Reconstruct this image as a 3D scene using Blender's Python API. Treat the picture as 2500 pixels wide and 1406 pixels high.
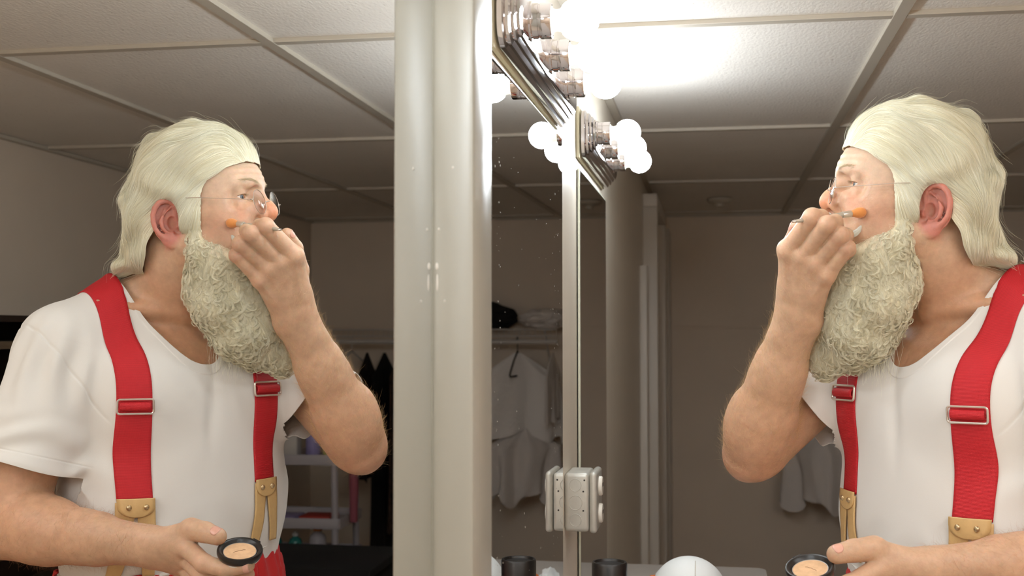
import bpy, bmesh, math, random
import numpy as np
from mathutils import Vector, Matrix, noise as mnoise

# ------------------------------------------------------------------ camera, world, exposure
for o in list(bpy.data.objects): bpy.data.objects.remove(o, do_unlink=True)
scene = bpy.context.scene
C = scene.collection
F_PX, YAW, PITCH, ROLL, CAM_X = 2925.0, 0.1665, 0.0367, -0.0010, 0.2692
CAM = (CAM_X, 0.0, 1.5)

def camera_axes():
    cy, sy, cp, sp = math.cos(YAW), math.sin(YAW), math.cos(PITCH), math.sin(PITCH)
    f = Vector((-sy*cp, cy*cp, sp)); r = Vector((cy, sy, 0.0)); u = r.cross(f)
    cr, sr = math.cos(ROLL), math.sin(ROLL)
    return r*cr + u*sr, -r*sr + u*cr, f
_r, _u, _f = camera_axes()
cam_data = bpy.data.cameras.new('camera'); cam = bpy.data.objects.new('camera', cam_data); C.objects.link(cam)
cam.matrix_world = Matrix(((_r.x, _u.x, -_f.x, CAM[0]), (_r.y, _u.y, -_f.y, CAM[1]), (_r.z, _u.z, -_f.z, CAM[2]), (0, 0, 0, 1)))
cam_data.sensor_width = 36.0; cam_data.sensor_fit = 'HORIZONTAL'; cam_data.lens = F_PX/2500*36.0
cam_data.clip_start = 0.02
cam_data.dof.use_dof = True; cam_data.dof.focus_distance = 1.85; cam_data.dof.aperture_fstop = 7.0
scene.camera = cam
w = bpy.data.worlds.new('world'); scene.world = w; w.use_nodes = True
w.node_tree.nodes['Background'].inputs[0].default_value = (0.72, 0.66, 0.58, 1)
w.node_tree.nodes['Background'].inputs[1].default_value = 0.0
scene.view_settings.view_transform = 'Standard'; scene.view_settings.look = 'None'
scene.view_settings.gamma = 1.0; scene.view_settings.use_curve_mapping = False
scene.view_settings.exposure = 0.08
scene.cycles.use_adaptive_sampling = True; scene.cycles.adaptive_threshold = 0.03
scene.cycles.max_bounces = 9; scene.cycles.diffuse_bounces = 6; scene.cycles.glossy_bounces = 6
scene.cycles.transmission_bounces = 6; scene.cycles.transparent_max_bounces = 8
scene.cycles.caustics_reflective = True; scene.cycles.caustics_refractive = False
scene.cycles.blur_glossy = 0.6
scene.cycles.sample_clamp_indirect = 4.0
scene.cycles.use_denoising = True
BULB = 92.0           # emission strength of one frosted globe
BULB_COL = (0.88, 0.97, 1.04)
AMB = 13.0; AMB2 = 6.0             # emission of the two added fill panels, unseen on the ceiling

# ------------------------------------------------------------------ materials
def srgb(r, g, b):
    def c(v):
        v /= 255.0
        return v/12.92 if v <= 0.04045 else ((v+0.055)/1.055)**2.4
    return (c(r), c(g), c(b), 1.0)

def mat(name, col, rough=0.6, metal=0.0, bump=None, var=None, spec=0.5, sub=0.0, subcol=None, trans=0.0, emit=None, aniso=0, sheen=0.0, alpha=1.0, coat=0.0):
    m = bpy.data.materials.new(name); m.use_nodes = True
    nt = m.node_tree; b = nt.nodes['Principled BSDF']
    b.inputs['Base Color'].default_value = col; b.inputs['Roughness'].default_value = rough
    b.inputs['Metallic'].default_value = metal; b.inputs['Specular IOR Level'].default_value = spec
    if sub:
        b.inputs['Subsurface Weight'].default_value = sub
        b.inputs['Subsurface Radius'].default_value = subcol or (1.0, 0.35, 0.2)
        b.inputs['Subsurface Scale'].default_value = 0.006
    if trans: b.inputs['Transmission Weight'].default_value = trans
    if sheen: b.inputs['Sheen Weight'].default_value = sheen
    if coat: b.inputs['Coat Weight'].default_value = coat
    if alpha < 1: b.inputs['Alpha'].default_value = alpha
    if emit: b.inputs['Emission Color'].default_value = emit[0]; b.inputs['Emission Strength'].default_value = emit[1]
    tc = nt.nodes.new('ShaderNodeTexCoord')
    if var:      # (scale, amount, detail)
        n = nt.nodes.new('ShaderNodeTexNoise'); n.inputs['Scale'].default_value = var[0]; n.inputs['Detail'].default_value = var[2] if len(var) > 2 else 4
        nt.links.new(tc.outputs['Object'], n.inputs['Vector'])
        mr = nt.nodes.new('ShaderNodeMapRange'); mr.inputs['From Min'].default_value = 0.3; mr.inputs['From Max'].default_value = 0.7
        mr.inputs['To Min'].default_value = 1-var[1]; mr.inputs['To Max'].default_value = 1+var[1]
        nt.links.new(n.outputs['Fac'], mr.inputs['Value'])
        mx = nt.nodes.new('ShaderNodeVectorMath'); mx.operation = 'SCALE'; mx.inputs[0].default_value = col[:3]
        nt.links.new(mr.outputs[0], mx.inputs['Scale']); nt.links.new(mx.outputs[0], b.inputs['Base Color'])
    if bump:     # (scale, strength, distance, detail)
        n = nt.nodes.new('ShaderNodeTexNoise'); n.inputs['Scale'].default_value = bump[0]; n.inputs['Detail'].default_value = bump[3] if len(bump) > 3 else 3
        nt.links.new(tc.outputs['Object'], n.inputs['Vector'])
        bp = nt.nodes.new('ShaderNodeBump'); bp.inputs['Strength'].default_value = bump[1]; bp.inputs['Distance'].default_value = bump[2]
        nt.links.new(n.outputs['Fac'], bp.inputs['Height']); nt.links.new(bp.outputs[0], b.inputs['Normal'])
    return m

# ------------------------------------------------------------------ object helpers
def tag(o, label=None, cat=None, group=None, kind=None):
    if label: o['label'] = label
    if cat: o['category'] = cat
    if group: o['group'] = group
    if kind: o['kind'] = kind
    return o
def thing(name, label, cat, loc=(0, 0, 0), group=None, rot=(0, 0, 0)):
    o = bpy.data.objects.new(name, None); C.objects.link(o); o.location = loc; o.rotation_euler = rot; o.empty_display_size = 0.02
    return tag(o, label, cat, group)
def obj(name, bm, m, parent=None, smooth=True, angle=40):
    me = bpy.data.meshes.new(name); bm.normal_update(); bm.to_mesh(me); bm.free()
    o = bpy.data.objects.new(name, me); C.objects.link(o)
    for mm in (m if isinstance(m, (list, tuple)) else [m]): me.materials.append(mm)
    if smooth:
        me.polygons.foreach_set('use_smooth', [True]*len(me.polygons))
        try: me.set_sharp_from_angle(angle=math.radians(angle))
        except Exception: pass
    if parent:
        o.parent = parent
    return o
def npmesh(name, V, Fc, m, parent=None, smooth=True, cols=None):
    me = bpy.data.meshes.new(name); V = np.asarray(V, np.float32); Fc = np.asarray(Fc, np.int32)
    n, k = Fc.shape
    me.vertices.add(len(V)); me.vertices.foreach_set('co', V.ravel())
    me.loops.add(n*k); me.loops.foreach_set('vertex_index', Fc.ravel())
    me.polygons.add(n); me.polygons.foreach_set('loop_start', np.arange(0, n*k, k, dtype=np.int32))
    try: me.polygons.foreach_set('loop_total', np.full(n, k, np.int32))
    except Exception: pass
    if smooth: me.polygons.foreach_set('use_smooth', np.ones(n, bool))
    me.update(calc_edges=True)
    if cols is not None:
        a = me.color_attributes.new('tint', 'FLOAT_COLOR', 'POINT'); a.data.foreach_set('color', np.asarray(cols, np.float32).ravel())
    me.materials.append(m)
    o = bpy.data.objects.new(name, me); C.objects.link(o)
    if parent: o.parent = parent
    return o
def box(bm, lo, hi, bev=0.0, seg=2):
    g = bmesh.ops.create_cube(bm, size=1.0); vs = g['verts']
    for v in vs:
        v.co = Vector(((lo[0]+hi[0])/2 + v.co.x*(hi[0]-lo[0]), (lo[1]+hi[1])/2 + v.co.y*(hi[1]-lo[1]), (lo[2]+hi[2])/2 + v.co.z*(hi[2]-lo[2])))
    if bev:
        es = list({e for v in vs for e in v.link_edges})
        bmesh.ops.bevel(bm, geom=es, offset=bev, segments=seg, profile=0.5, affect='EDGES')
    return bm
def boxobj(name, lo, hi, m, parent=None, bev=0.0, seg=2):
    bm = bmesh.new(); box(bm, lo, hi, bev, seg); return obj(name, bm, m, parent)
def tube(bm, pts, r, n=10, closed=False, cap=True):
    pts = [Vector(p) for p in pts]; m = len(pts); rings = []
    rr = r if isinstance(r, (list, tuple)) else [r]*m
    prev = None
    for i, p in enumerate(pts):
        if closed: t = pts[(i+1) % m]-pts[i-1]
        else: t = pts[min(i+1, m-1)]-pts[max(i-1, 0)]
        t.normalize()
        if prev is None:
            a = Vector((0, 0, 1)) if abs(t.z) < .9 else Vector((1, 0, 0)); x = t.cross(a).normalized()
        else:
            x = (prev - t*prev.dot(t)); x = x.normalized() if x.length > 1e-9 else t.orthogonal().normalized()
        prev = x; y = t.cross(x)
        rings.append([bm.verts.new(p + (x*math.cos(2*math.pi*k/n)+y*math.sin(2*math.pi*k/n))*rr[i]) for k in range(n)])
    for i in range(m if closed else m-1):
        A, B = rings[i], rings[(i+1) % m]
        for k in range(n): bm.faces.new((A[k], A[(k+1) % n], B[(k+1) % n], B[k]))
    if cap and not closed:
        bm.faces.new(rings[0][::-1]); bm.faces.new(rings[-1])
    return bm
def lathe(bm, prof, origin, axis, n=32, cap=True):
    """prof: list of (radius, height along axis)"""
    a = Vector(axis).normalized(); x = a.orthogonal().normalized(); y = a.cross(x); o = Vector(origin); rings = []
    for r, h in prof:
        rings.append([bm.verts.new(o + a*h + (x*math.cos(2*math.pi*k/n)+y*math.sin(2*math.pi*k/n))*max(r, 1e-5)) for k in range(n)])
    for A, B in zip(rings, rings[1:]):
        for k in range(n): bm.faces.new((A[k], A[(k+1) % n], B[(k+1) % n], B[k]))
    if cap:
        bm.faces.new(rings[0][::-1]); bm.faces.new(rings[-1])
    return bm
def prism(bm, poly, origin, ax, ay, az, h):
    """extrude 2D poly (in ax, ay) by h along az"""
    ax, ay, az, o = Vector(ax), Vector(ay), Vector(az), Vector(origin)
    A = [bm.verts.new(o+ax*p[0]+ay*p[1]) for p in poly]; B = [bm.verts.new(o+ax*p[0]+ay*p[1]+az*h) for p in poly]
    n = len(poly)
    bm.faces.new(A[::-1]); bm.faces.new(B)
    for i in range(n): bm.faces.new((A[i], A[(i+1) % n], B[(i+1) % n], B[i]))
    return bm
# ------------------------------------------------------------------ the room
ZC, XO, YF, YB, XW = 2.0862, 1.84, 6.1, -1.6, 0.004
M_wall = mat('beige_wall_paint', srgb(224, 207, 187), 0.55, bump=(60, .12, .002), var=(3, .03))
M_post = mat('grey_gloss_paint', srgb(150, 144, 131), 0.36, bump=(35, .12, .002), var=(12, .03))
M_wallg = mat('satin_wall_paint', srgb(214, 204, 188), 0.38, bump=(35, .12, .002), var=(12, .02))
M_trim = mat('pale_trim_paint', srgb(206, 198, 187), 0.45, bump=(30, .1, .002))
M_floor = mat('tan_floor', srgb(186, 168, 148), 0.5, var=(6, .15))
M_grid = mat('ceiling_grid_metal', srgb(188, 178, 162), 0.4)
M_mirror = mat('mirror_silver', (0.80, 0.80, 0.79, 1), 0.0, 1.0)
M_glassedge = mat('mirror_glass_edge', srgb(205, 205, 185), 0.25, bump=(90, .4, .003))
M_black = mat('black_edge', srgb(25, 18, 14), 0.5)

def ceiling_material():
    m = bpy.data.materials.new('speckled_ceiling_tile'); m.use_nodes = True; nt = m.node_tree; b = nt.nodes['Principled BSDF']
    b.inputs['Roughness'].default_value = 0.62; b.inputs['Specular IOR Level'].default_value = 0.75
    tc = nt.nodes.new('ShaderNodeTexCoord')
    n = nt.nodes.new('ShaderNodeTexNoise'); n.inputs['Scale'].default_value = 150; n.inputs['Detail'].default_value = 2
    mp = nt.nodes.new('ShaderNodeMapping'); mp.inputs['Scale'].default_value = (1, .45, 1)
    nt.links.new(tc.outputs['Object'], mp.inputs[0]); nt.links.new(mp.outputs[0], n.inputs['Vector'])
    cr = nt.nodes.new('ShaderNodeValToRGB'); e = cr.color_ramp.elements
    e[0].position = 0.22; e[0].color = srgb(200, 190, 176); e[1].position = 0.33; e[1].color = srgb(236, 229, 219)
    nt.links.new(n.outputs['Fac'], cr.inputs[0])
    n2 = nt.nodes.new('ShaderNodeTexNoise'); n2.inputs['Scale'].default_value = 2.2; n2.inputs['Detail'].default_value = 3
    nt.links.new(tc.outputs['Object'], n2.inputs['Vector'])
    mx = nt.nodes.new('ShaderNodeMixRGB'); mx.blend_type = 'MULTIPLY'; mx.inputs[0].default_value = 0.25
    cr2 = nt.nodes.new('ShaderNodeValToRGB'); cr2.color_ramp.elements[0].position = .35; cr2.color_ramp.elements[0].color = (.75, .72, .68, 1); cr2.color_ramp.elements[1].position = .65; cr2.color_ramp.elements[1].color = (1, 1, 1, 1)
    nt.links.new(n2.outputs['Fac'], cr2.inputs[0]); nt.links.new(cr.outputs[0], mx.inputs[1]); nt.links.new(cr2.outputs[0], mx.inputs[2])
    nt.links.new(mx.outputs[0], b.inputs['Base Color'])
    bp = nt.nodes.new('ShaderNodeBump'); bp.inputs['Strength'].default_value = .35; bp.inputs['Distance'].default_value = .003
    nt.links.new(n.outputs['Fac'], bp.inputs['Height']); nt.links.new(bp.outputs[0], b.inputs['Normal'])
    return m
M_tile = ceiling_material()

def struct(name, lo, hi, m, bev=0.0):
    o = boxobj(name, lo, hi, m, None, bev); return tag(o, kind='structure')
struct('floor', (-.12, YB-.1, -.1), (XO+.1, YF+.1, 0), M_floor)
struct('wall_far', (-.12, YF, 0), (XO+.1, YF+.1, ZC+.1), M_wall)
struct('wall_back', (-.12, YB-.1, 0), (XO+.1, YB, ZC+.1), M_wall)
struct('wall_right', (XO, YB, 0), (XO+.1, YF, ZC+.1), M_wall)
struct('wall_left', (-.12, YB, 0), (-.006, 1.16, ZC+.1), M_post)
struct('wall_left.001', (-.12, 1.16, 0), (XW, YF, ZC+.1), M_wallg)
struct('trim_1', (-.006, 1.1365, .0), (.0410, 1.235, ZC-.004), M_post, 0.006)       # painted corner post between the mirrors
# ceiling: tiles, main tees along y and cross tees along x, all one suspended grid
X1, Y1, MR = 0.6139, 2.2936, 0.0
bm = bmesh.new(); box(bm, (-.12, YB-.1, ZC+.006), (XO+.1, YF+.1, ZC+.05)); ce = obj('ceiling', bm, M_tile); tag(ce, kind='structure')
bm = bmesh.new()
xs = [X1+.6096*k for k in range(-1, 3)]; ys = [Y1+1.2192*k for k in range(-4, 4)]
def tee(lo, hi, dz=0.0):
    box(bm, (lo[0], lo[1], ZC-.0035+dz), (hi[0], hi[1], ZC+.0065), 0.0008, 1)
for x in xs:
    if -.1 < x < XO: tee((x-.0125, YB), (x+.0125, YF))
for y in ys:
    if YB < y < YF: tee((-.0, y-.0125), (XO, y+.0125), .0009)
gr = obj('ceiling_grid', bm, M_grid, None); tag(gr, kind='structure'); gr.parent = ce
bm = bmesh.new()
box(bm, (XO-.022, YB, ZC-.006), (XO-.0002, YF, ZC+.005)); box(bm, (XW+.0002, 1.24, ZC-.006), (XW+.02, YF, ZC+.005)); box(bm, (XW, YF-.022, ZC-.006), (XO, YF-.0002, ZC+.005))
o = obj('trim_2', bm, M_grid); tag(o, kind='structure')
# faint horizontal seam on the far wall
struct('trim_3', (XW, YF-.004, 1.515), (XO, YF-.0005, 1.530), M_wall, .001)

# ------------------------------------------------------------------ mirrors
def mirror(name, x, y0, y1, z0, z1, label, th=.005):
    r = thing(name, label, 'mirror', (x-th, (y0+y1)/2, z0))
    bm = bmesh.new(); vs = [bm.verts.new(v) for v in ((th+.0002, -(y1-y0)/2+.003, .003), (th+.0002, (y1-y0)/2-.003, .003), (th+.0002, (y1-y0)/2-.003, z1-z0-.003), (th+.0002, -(y1-y0)/2+.003, z1-z0-.003))]
    bm.faces.new(vs); obj('reflecting_surface', bm, M_mirror, r, smooth=False)
    bm = bmesh.new(); box(bm, (0, -(y1-y0)/2, 0), (th, (y1-y0)/2, z1-z0), .0006, 1); obj('glass_edge', bm, M_glassedge, r, smooth=False)
    bm = bmesh.new(); box(bm, (-.001, -(y1-y0)/2+.001, .001), (-.0002, (y1-y0)/2-.001, z1-z0-.001)); obj('backing', bm, M_black, r, smooth=False)
    return r
mirror('wall_mirror', 0.0, -.35, 1.1355, .94, 1.832, 'large wall mirror showing the man, left of the grey post')
m2 = mirror('wall_mirror.001', .0098, 1.392, 2.036, .94, 1.834, 'tall wall mirror between the grey post and the outlet box strip, smudged glass', .0045)
m2.rotation_euler.z = -.011; m2.location.x += .0015
mirror('wall_mirror.002', .0110, 2.345, 2.924, .94, 1.823, 'narrow wall mirror beyond the outlet box, below the farther light bar', .0045)
# specks on the second mirror
rs = random.Random(5)
M_speck = mat('dried_speck', srgb(205, 200, 190), .8)
bm = bmesh.new()
for i in range(150):
    z = rs.uniform(1.05, 1.74); yy = rs.choice((1.45+rs.gauss(0, .014), 1.95+rs.gauss(0, .035), rs.uniform(1.42, 2.0)))
    if not 1.40 < yy < 2.02: continue
    s = rs.uniform(.0003, .0012)
    bmesh.ops.create_circle(bm, cap_ends=True, radius=s, segments=6, matrix=Matrix.Translation((.0118+.011*(yy-1.7), yy, z)) @ Matrix.Rotation(math.pi/2, 4, 'Y') @ Matrix.Scale(rs.uniform(1, 1.8), 4, (1, 0, 0)))
o = obj('dried_specks', bm, M_speck, smooth=False); tag(o, 'tiny pale dried specks spattered on the second mirror glass', 'specks', kind='stuff')
# paint drips on the post
bm = bmesh.new()
for (x, z, h, s) in ((.0045, 1.548, .017, .0011), (.0040, 1.564, .007, .0016), (.0060, 1.60, .003, .001), (.012, 1.53, .003, .0008), (.020, 1.66, .003, .001)):
    bmesh.ops.create_uvsphere(bm, u_segments=10, v_segments=8, radius=1, matrix=Matrix.Translation((x, 1.1362, z)) @ Matrix.Diagonal((s, .0007, h/2, 1)))
o = obj('paint_drip', bm, M_trim); o.parent = bpy.data.objects['trim_1']

# ------------------------------------------------------------------ doors / casings on the mirror wall further back
def casing(n, y0, y1, z1, x1):
    bm = bmesh.new(); wdt = .062
    box(bm, (XW, y0-wdt, 0), (x1, y0, z1), .003); box(bm, (XW, y1, 0), (x1, y1+wdt, z1), .003); box(bm, (XW, y0-wdt, z1), (x1, y1+wdt, z1+.05), .003)
    o = obj('door_%d' % n, bm, M_trim); tag(o, kind='structure')
    bm = bmesh.new(); box(bm, (XW+.001, y0+.002, .01), (XW+.008, y1-.002, z1-.002)); lf = obj('door_leaf', bm, M_wall, o)
casing(1, 4.665, 5.38, 1.98, .060); casing(2, 5.90, 6.03, 1.95, .060)
struct('trim_4', (XW, 4.38, 0), (XW+.028, 4.42, 1.743), M_trim, .004)
# ------------------------------------------------------------------ vanity light bars
M_chrome = mat('polished_chrome', (0.72, 0.68, 0.68, 1), 0.07, 1.0)
M_cream = mat('cream_back_plate', srgb(196, 188, 160), 0.45)
M_sock = mat('porcelain_socket', srgb(215, 210, 196), 0.4)
M_bulb = bpy.data.materials.new('lit_frosted_bulb'); M_bulb.use_nodes = True
_b = M_bulb.node_tree.nodes['Principled BSDF']; _b.inputs['Base Color'].default_value = (1, .97, .92, 1); _b.inputs['Roughness'].default_value = .4
_b.inputs['Emission Color'].default_value = (*BULB_COL, 1); _b.inputs['Emission Strength'].default_value = BULB
M_neck = mat('bulb_neck', srgb(232, 226, 205), .3, emit=((*BULB_COL, 1), 0.35))
def light_bar(name, label, x0, y0, y1, zc, socks):
    r = thing(name, label, 'light fixture', (x0, (y0+y1)/2, zc), 'vanity light bars above the mirrors'); L = (y1-y0)/2
    bm = bmesh.new(); box(bm, (0, -L+.006, -.050), (.007, L-.02, .052), .002); obj('back_plate', bm, M_cream, r)
    # stretched body with stepped, rounded ends: rings of the profile scaled towards the end
    bm = bmesh.new()
    lv = [(.004, .042), (.006, .047), (.012, .047), (.015, .042), (.019, .042), (.022, .036), (.025, .036), (.028, .030), (.031, .030), (.034, .024)]
    rings = []
    for (xx, hh) in lv:
        rad = hh; ring = []
        e = L - (.047-hh)*1.1
        c = .018
        # rounded rectangle in (y,z): half-length e, half-height hh, corner radius
        cr = min(.030, hh*.8); k = 6
        for (sy, sz, a0) in ((1, 1, 0), (-1, 1, 90), (-1, -1, 180), (1, -1, 270)):
            for j in range(k+1):
                a = math.radians(a0 + 90*j/k)
                ring.append(bm.verts.new((xx+.005, sy*(e-cr)+cr*math.cos(a), sz*(hh-cr)+cr*math.sin(a))))
        rings.append(ring)
    n = len(rings[0])
    for A, B in zip(rings, rings[1:]):
        for k in range(n): bm.faces.new((A[k], A[(k+1) % n], B[(k+1) % n], B[k]))
    bm.faces.new(rings[-1]); bm.faces.new(rings[0][::-1])
    obj('chrome_bar', bm, M_chrome, r, angle=28)
    for i, sy in enumerate(socks):
        y = sy-(y0+y1)/2
        bm = bmesh.new(); lathe(bm, [(.0255, .0385), (.0255, .0415), (.0226, .0425), (.0226, .0500), (.0216, .0505), (.0216, .0520), (.0226, .0525), (.0226, .0655), (.0220, .0665), (.0198, .0668), (.0195, .055)], (0, y, 0), (1, 0, 0), 40, cap=False)
        sk = obj('socket', bm, M_chrome, r)
        bm = bmesh.new(); lathe(bm, [(.001, .056), (.0185, .056), (.0185, .0655), (.0150, .0675), (.0135, .072), (.0145, .077), (.0165, .0795), (.0185, .0810)], (0, y, 0), (1, 0, 0), 32, cap=False)
        bl = obj('bulb', bm, M_neck, r)
        bm = bmesh.new(); cx, rr = .0995, .0265
        pr = []
        a0 = math.asin(.0185/rr)
        for j in range(19):
            a = math.pi - a0 - (math.pi-a0)*j/18
            pr.append((rr*math.sin(a), cx+rr*math.cos(a)))
        lathe(bm, pr, (0, y, 0), (1, 0, 0), 36, cap=False); obj('glowing_globe', bm, M_bulb, bl)
    return r
ZL = 1.893
light_bar('light_bar', 'chrome three-bulb vanity light bar just right of the grey post top', XW+.0005, 1.40, 2.03, ZL, (1.488, 1.680, 1.872))
light_bar('light_bar.001', 'farther chrome three-bulb vanity light bar above the narrow mirror', XW+.0005, 2.33, 2.89, ZL, (2.36, 2.56, 2.76))
light_bar('light_bar.002', 'chrome three-bulb vanity light bar above the large left mirror, near the camera', -.0055, .35, .98, ZL, (.465, .665, .865))
light_bar('added_light_bar', 'added chrome three-bulb fill light bar above the mirror wall, unseen behind the camera', -.0055, -.95, -.32, ZL, (-.835, -.635, -.435))  # added unseen bar, brightens the ceiling and his near side

# added ceiling panels out of view, put in to raise the room's fill light
M_panels = [mat('fill_panel_glow', (.9, .9, .85, 1), .5, emit=((.95, .97, .98, 1), a_)) for a_ in (AMB, AMB2)]
for k, (px_, py_) in enumerate(((1.15, -.75), (1.22, .75))):
    r = thing('added_fill_panel', ('added white fill panel on the ceiling behind the camera', 'added white fill panel on the ceiling above and right of the camera')[k], 'fill light', (px_, py_, ZC-.012))
    boxobj('panel_frame', (-.29, -.55, 0), (.29, .55, .008), M_grid, r, .002)
    boxobj('diffuser', (-.26, -.52, -.003), (.26, .52, -.0005), M_panels[k], r)

# ------------------------------------------------------------------ outlet box
M_alu = mat('galvanised_steel', srgb(188, 184, 174), 0.38, 0.35, bump=(120, .15, .001), var=(40, .06))
M_white = mat('white_plastic', srgb(222, 216, 204), .35)
M_dark = mat('dark_plastic', srgb(28, 23, 20), .35, bump=(20, .05, .001))
yc, zc0, hw, dp = 2.187, 1.196, .051, .044
r = thing('outlet_box', 'square metal electrical outlet box on the strip between the mirrors', 'outlet box', (XW+.0005, yc, zc0))
bm = bmesh.new(); box(bm, (0, -.051, -.052), (dp, .051, .052), .007, 4); obj('box_body', bm, M_alu, r)
bm = bmesh.new(); box(bm, (dp+.0005, -.052, -.054), (dp+.014, .052, .054), .006, 4); obj('raised_cover', bm, M_alu, r)
for sz in (-1, 1):
    bm = bmesh.new(); lathe(bm, [(.0175, 0), (.0175, .004), (.016, .006), (.001, .0062)], (dp+.014, 0, sz*.0245), (1, 0, 0), 28); ol = obj('outlet', bm, M_white, r)
    bm = bmesh.new()
    for dy in (-.006, .006): box(bm, (dp+.0203, dy-.0008, sz*.0245-.001), (dp+.0208, dy+.0008, sz*.0245+.006))
    obj('slot', bm, M_dark, ol, smooth=False)
for dz in (-.031, 0, .031):
    bm = bmesh.new(); t = [(.020-.0*abs(dz)+(.012 if dz == 0 else .0105)*math.cos(a*math.pi/14), -.0513, dz+(.013 if dz == 0 else .011)*math.sin(a*math.pi/14)) for a in range(28)]
    tube(bm, t, .0005, 6, closed=True); obj('knockout', bm, M_alu, r)
for (x, z) in ((.034, .020), (.034, -.014), (.036, .040)):
    bm = bmesh.new(); lathe(bm, [(.0001, -.0002), (.0016, 0), (.0016, .0003), (.0001, .0004)], (x, -.0513, z), (0, -1, 0), 12); obj('screw_hole', bm, M_dark, r)
# ------------------------------------------------------------------ counter and what stands on it
M_counter = mat('grey_laminate', srgb(176, 168, 160), .4, var=(30, .03))
CZ = .914
r = thing('makeup_counter', 'long pale grey makeup counter along the mirror wall', 'counter', (0, 0, 0))
bm = bmesh.new()
def rrpoly(x0, x1, y0, y1, cr):
    pts = [(x0, y0), (x1, y0)]
    for j in range(7):
        a = math.radians(90*j/6); pts.append((x1-cr+cr*math.cos(a), y1-cr+cr*math.sin(a)))
    pts.append((x0, y1)); return pts
prism(bm, rrpoly(XW+.010, .392, 1.24, 3.06, .03), (0, 0, CZ-.03), (1, 0, 0), (0, 1, 0), (0, 0, 1), .03)
prism(bm, [(.001, -.5), (.392, -.5), (.392, 1.2405), (.042, 1.2405), (.042, 1.155), (.001, 1.155)], (0, 0, CZ-.03), (1, 0, 0), (0, 1, 0), (0, 0, 1), .03)
obj('worktop', bm, M_counter, r, angle=30)
bm = bmesh.new(); box(bm, (XW+.012, 1.25, CZ-.20), (.36, 3.0, CZ-.031)); obj('apron', bm, M_wall, r)
for y in (-.4, .9, 2.96): boxobj('support_panel', (.06, y-.012, 0), (.35, y+.012, CZ-.2002), M_wall, r)
# aerosol can with a black cap
P = (.093, 2.04, 1.112)
r = thing('spray_can', 'slim black-capped spray can standing on the counter below the outlet box', 'spray can', (P[0], P[1], CZ))
H = P[2]-CZ; R0 = .030
M_can = mat('can_body', srgb(60, 52, 50), .3, .3)
bm = bmesh.new(); lathe(bm, [(R0*.9, .0005), (R0, .004), (R0, H-.075), (R0*.92, H-.068)], (0, 0, 0), (0, 0, 1), 40); obj('can', bm, M_can, r)
bm = bmesh.new(); lathe(bm, [(R0*1.0, H-.067), (R0*1.0, H-.003), (R0*.95, H), (R0*.86, H), (R0*.82, H-.004), (.002, H-.0045)], (0, 0, 0), (0, 0, 1), 40); obj('cap', bm, M_dark, r)
# ------------------------------------------------------------------ implicit-surface sculpting tools
A3 = lambda *p: np.array(p, np.float64)
def smin(a, b, k):
    h = np.clip(.5+.5*(b-a)/k, 0, 1); return b*(1-h)+a*h-k*h*(1-h)
def smax(a, b, k): return -smin(-a, -b, k)
def s_sphere(P, c, r): return np.sqrt(((P-A3(*c))**2).sum(-1))-r
def s_ell(P, c, r, M=None):
    q = P-A3(*c)
    if M is not None: q = q @ M            # columns of M = local axes
    r = A3(*r); k0 = np.sqrt(((q/r)**2).sum(-1)); k1 = np.sqrt(((q/(r*r))**2).sum(-1))+1e-9
    return k0*(k0-1)/k1
def s_cap(P, a, b, ra, rb=None):
    rb = ra if rb is None else rb
    a, b = A3(*a), A3(*b); pa, ba = P-a, b-a; h = np.clip((pa@ba)/max(ba@ba, 1e-12), 0, 1)
    return np.sqrt(((pa-h[..., None]*ba)**2).sum(-1)) - (ra+(rb-ra)*h)
def s_flatcap(P, a, b, ra, rb, n, sq):
    """capsule squashed along direction n by factor sq (<1 thinner)"""
    n = A3(*n); n /= np.linalg.norm(n); S = lambda X: X + np.outer(X@n, n).reshape(X.shape)*(1/sq-1)
    a, b = A3(*a), A3(*b); pa, ba = S(P-a), S((b-a)[None])[0]; h = np.clip((pa@ba)/max(ba@ba, 1e-12), 0, 1)
    return (np.sqrt(((pa-h[..., None]*ba)**2).sum(-1)) - (ra+(rb-ra)*h))*(.5+.5*sq)
def s_poly(P, pts, r):
    rr = r if isinstance(r, (list, tuple)) else [r]*len(pts); d = None
    for i in range(len(pts)-1):
        e = s_cap(P, pts[i], pts[i+1], rr[i], rr[i+1]); d = e if d is None else np.minimum(d, e)
    return d
def near(P, c, R, fn, far=.03):
    """evaluate fn only inside a ball, elsewhere return distance to the ball + far"""
    D = np.sqrt(((P-A3(*c))**2).sum(-1)); out = D-R+far; m = D < R
    if m.any(): out[m] = fn(P[m])
    return out

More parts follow.
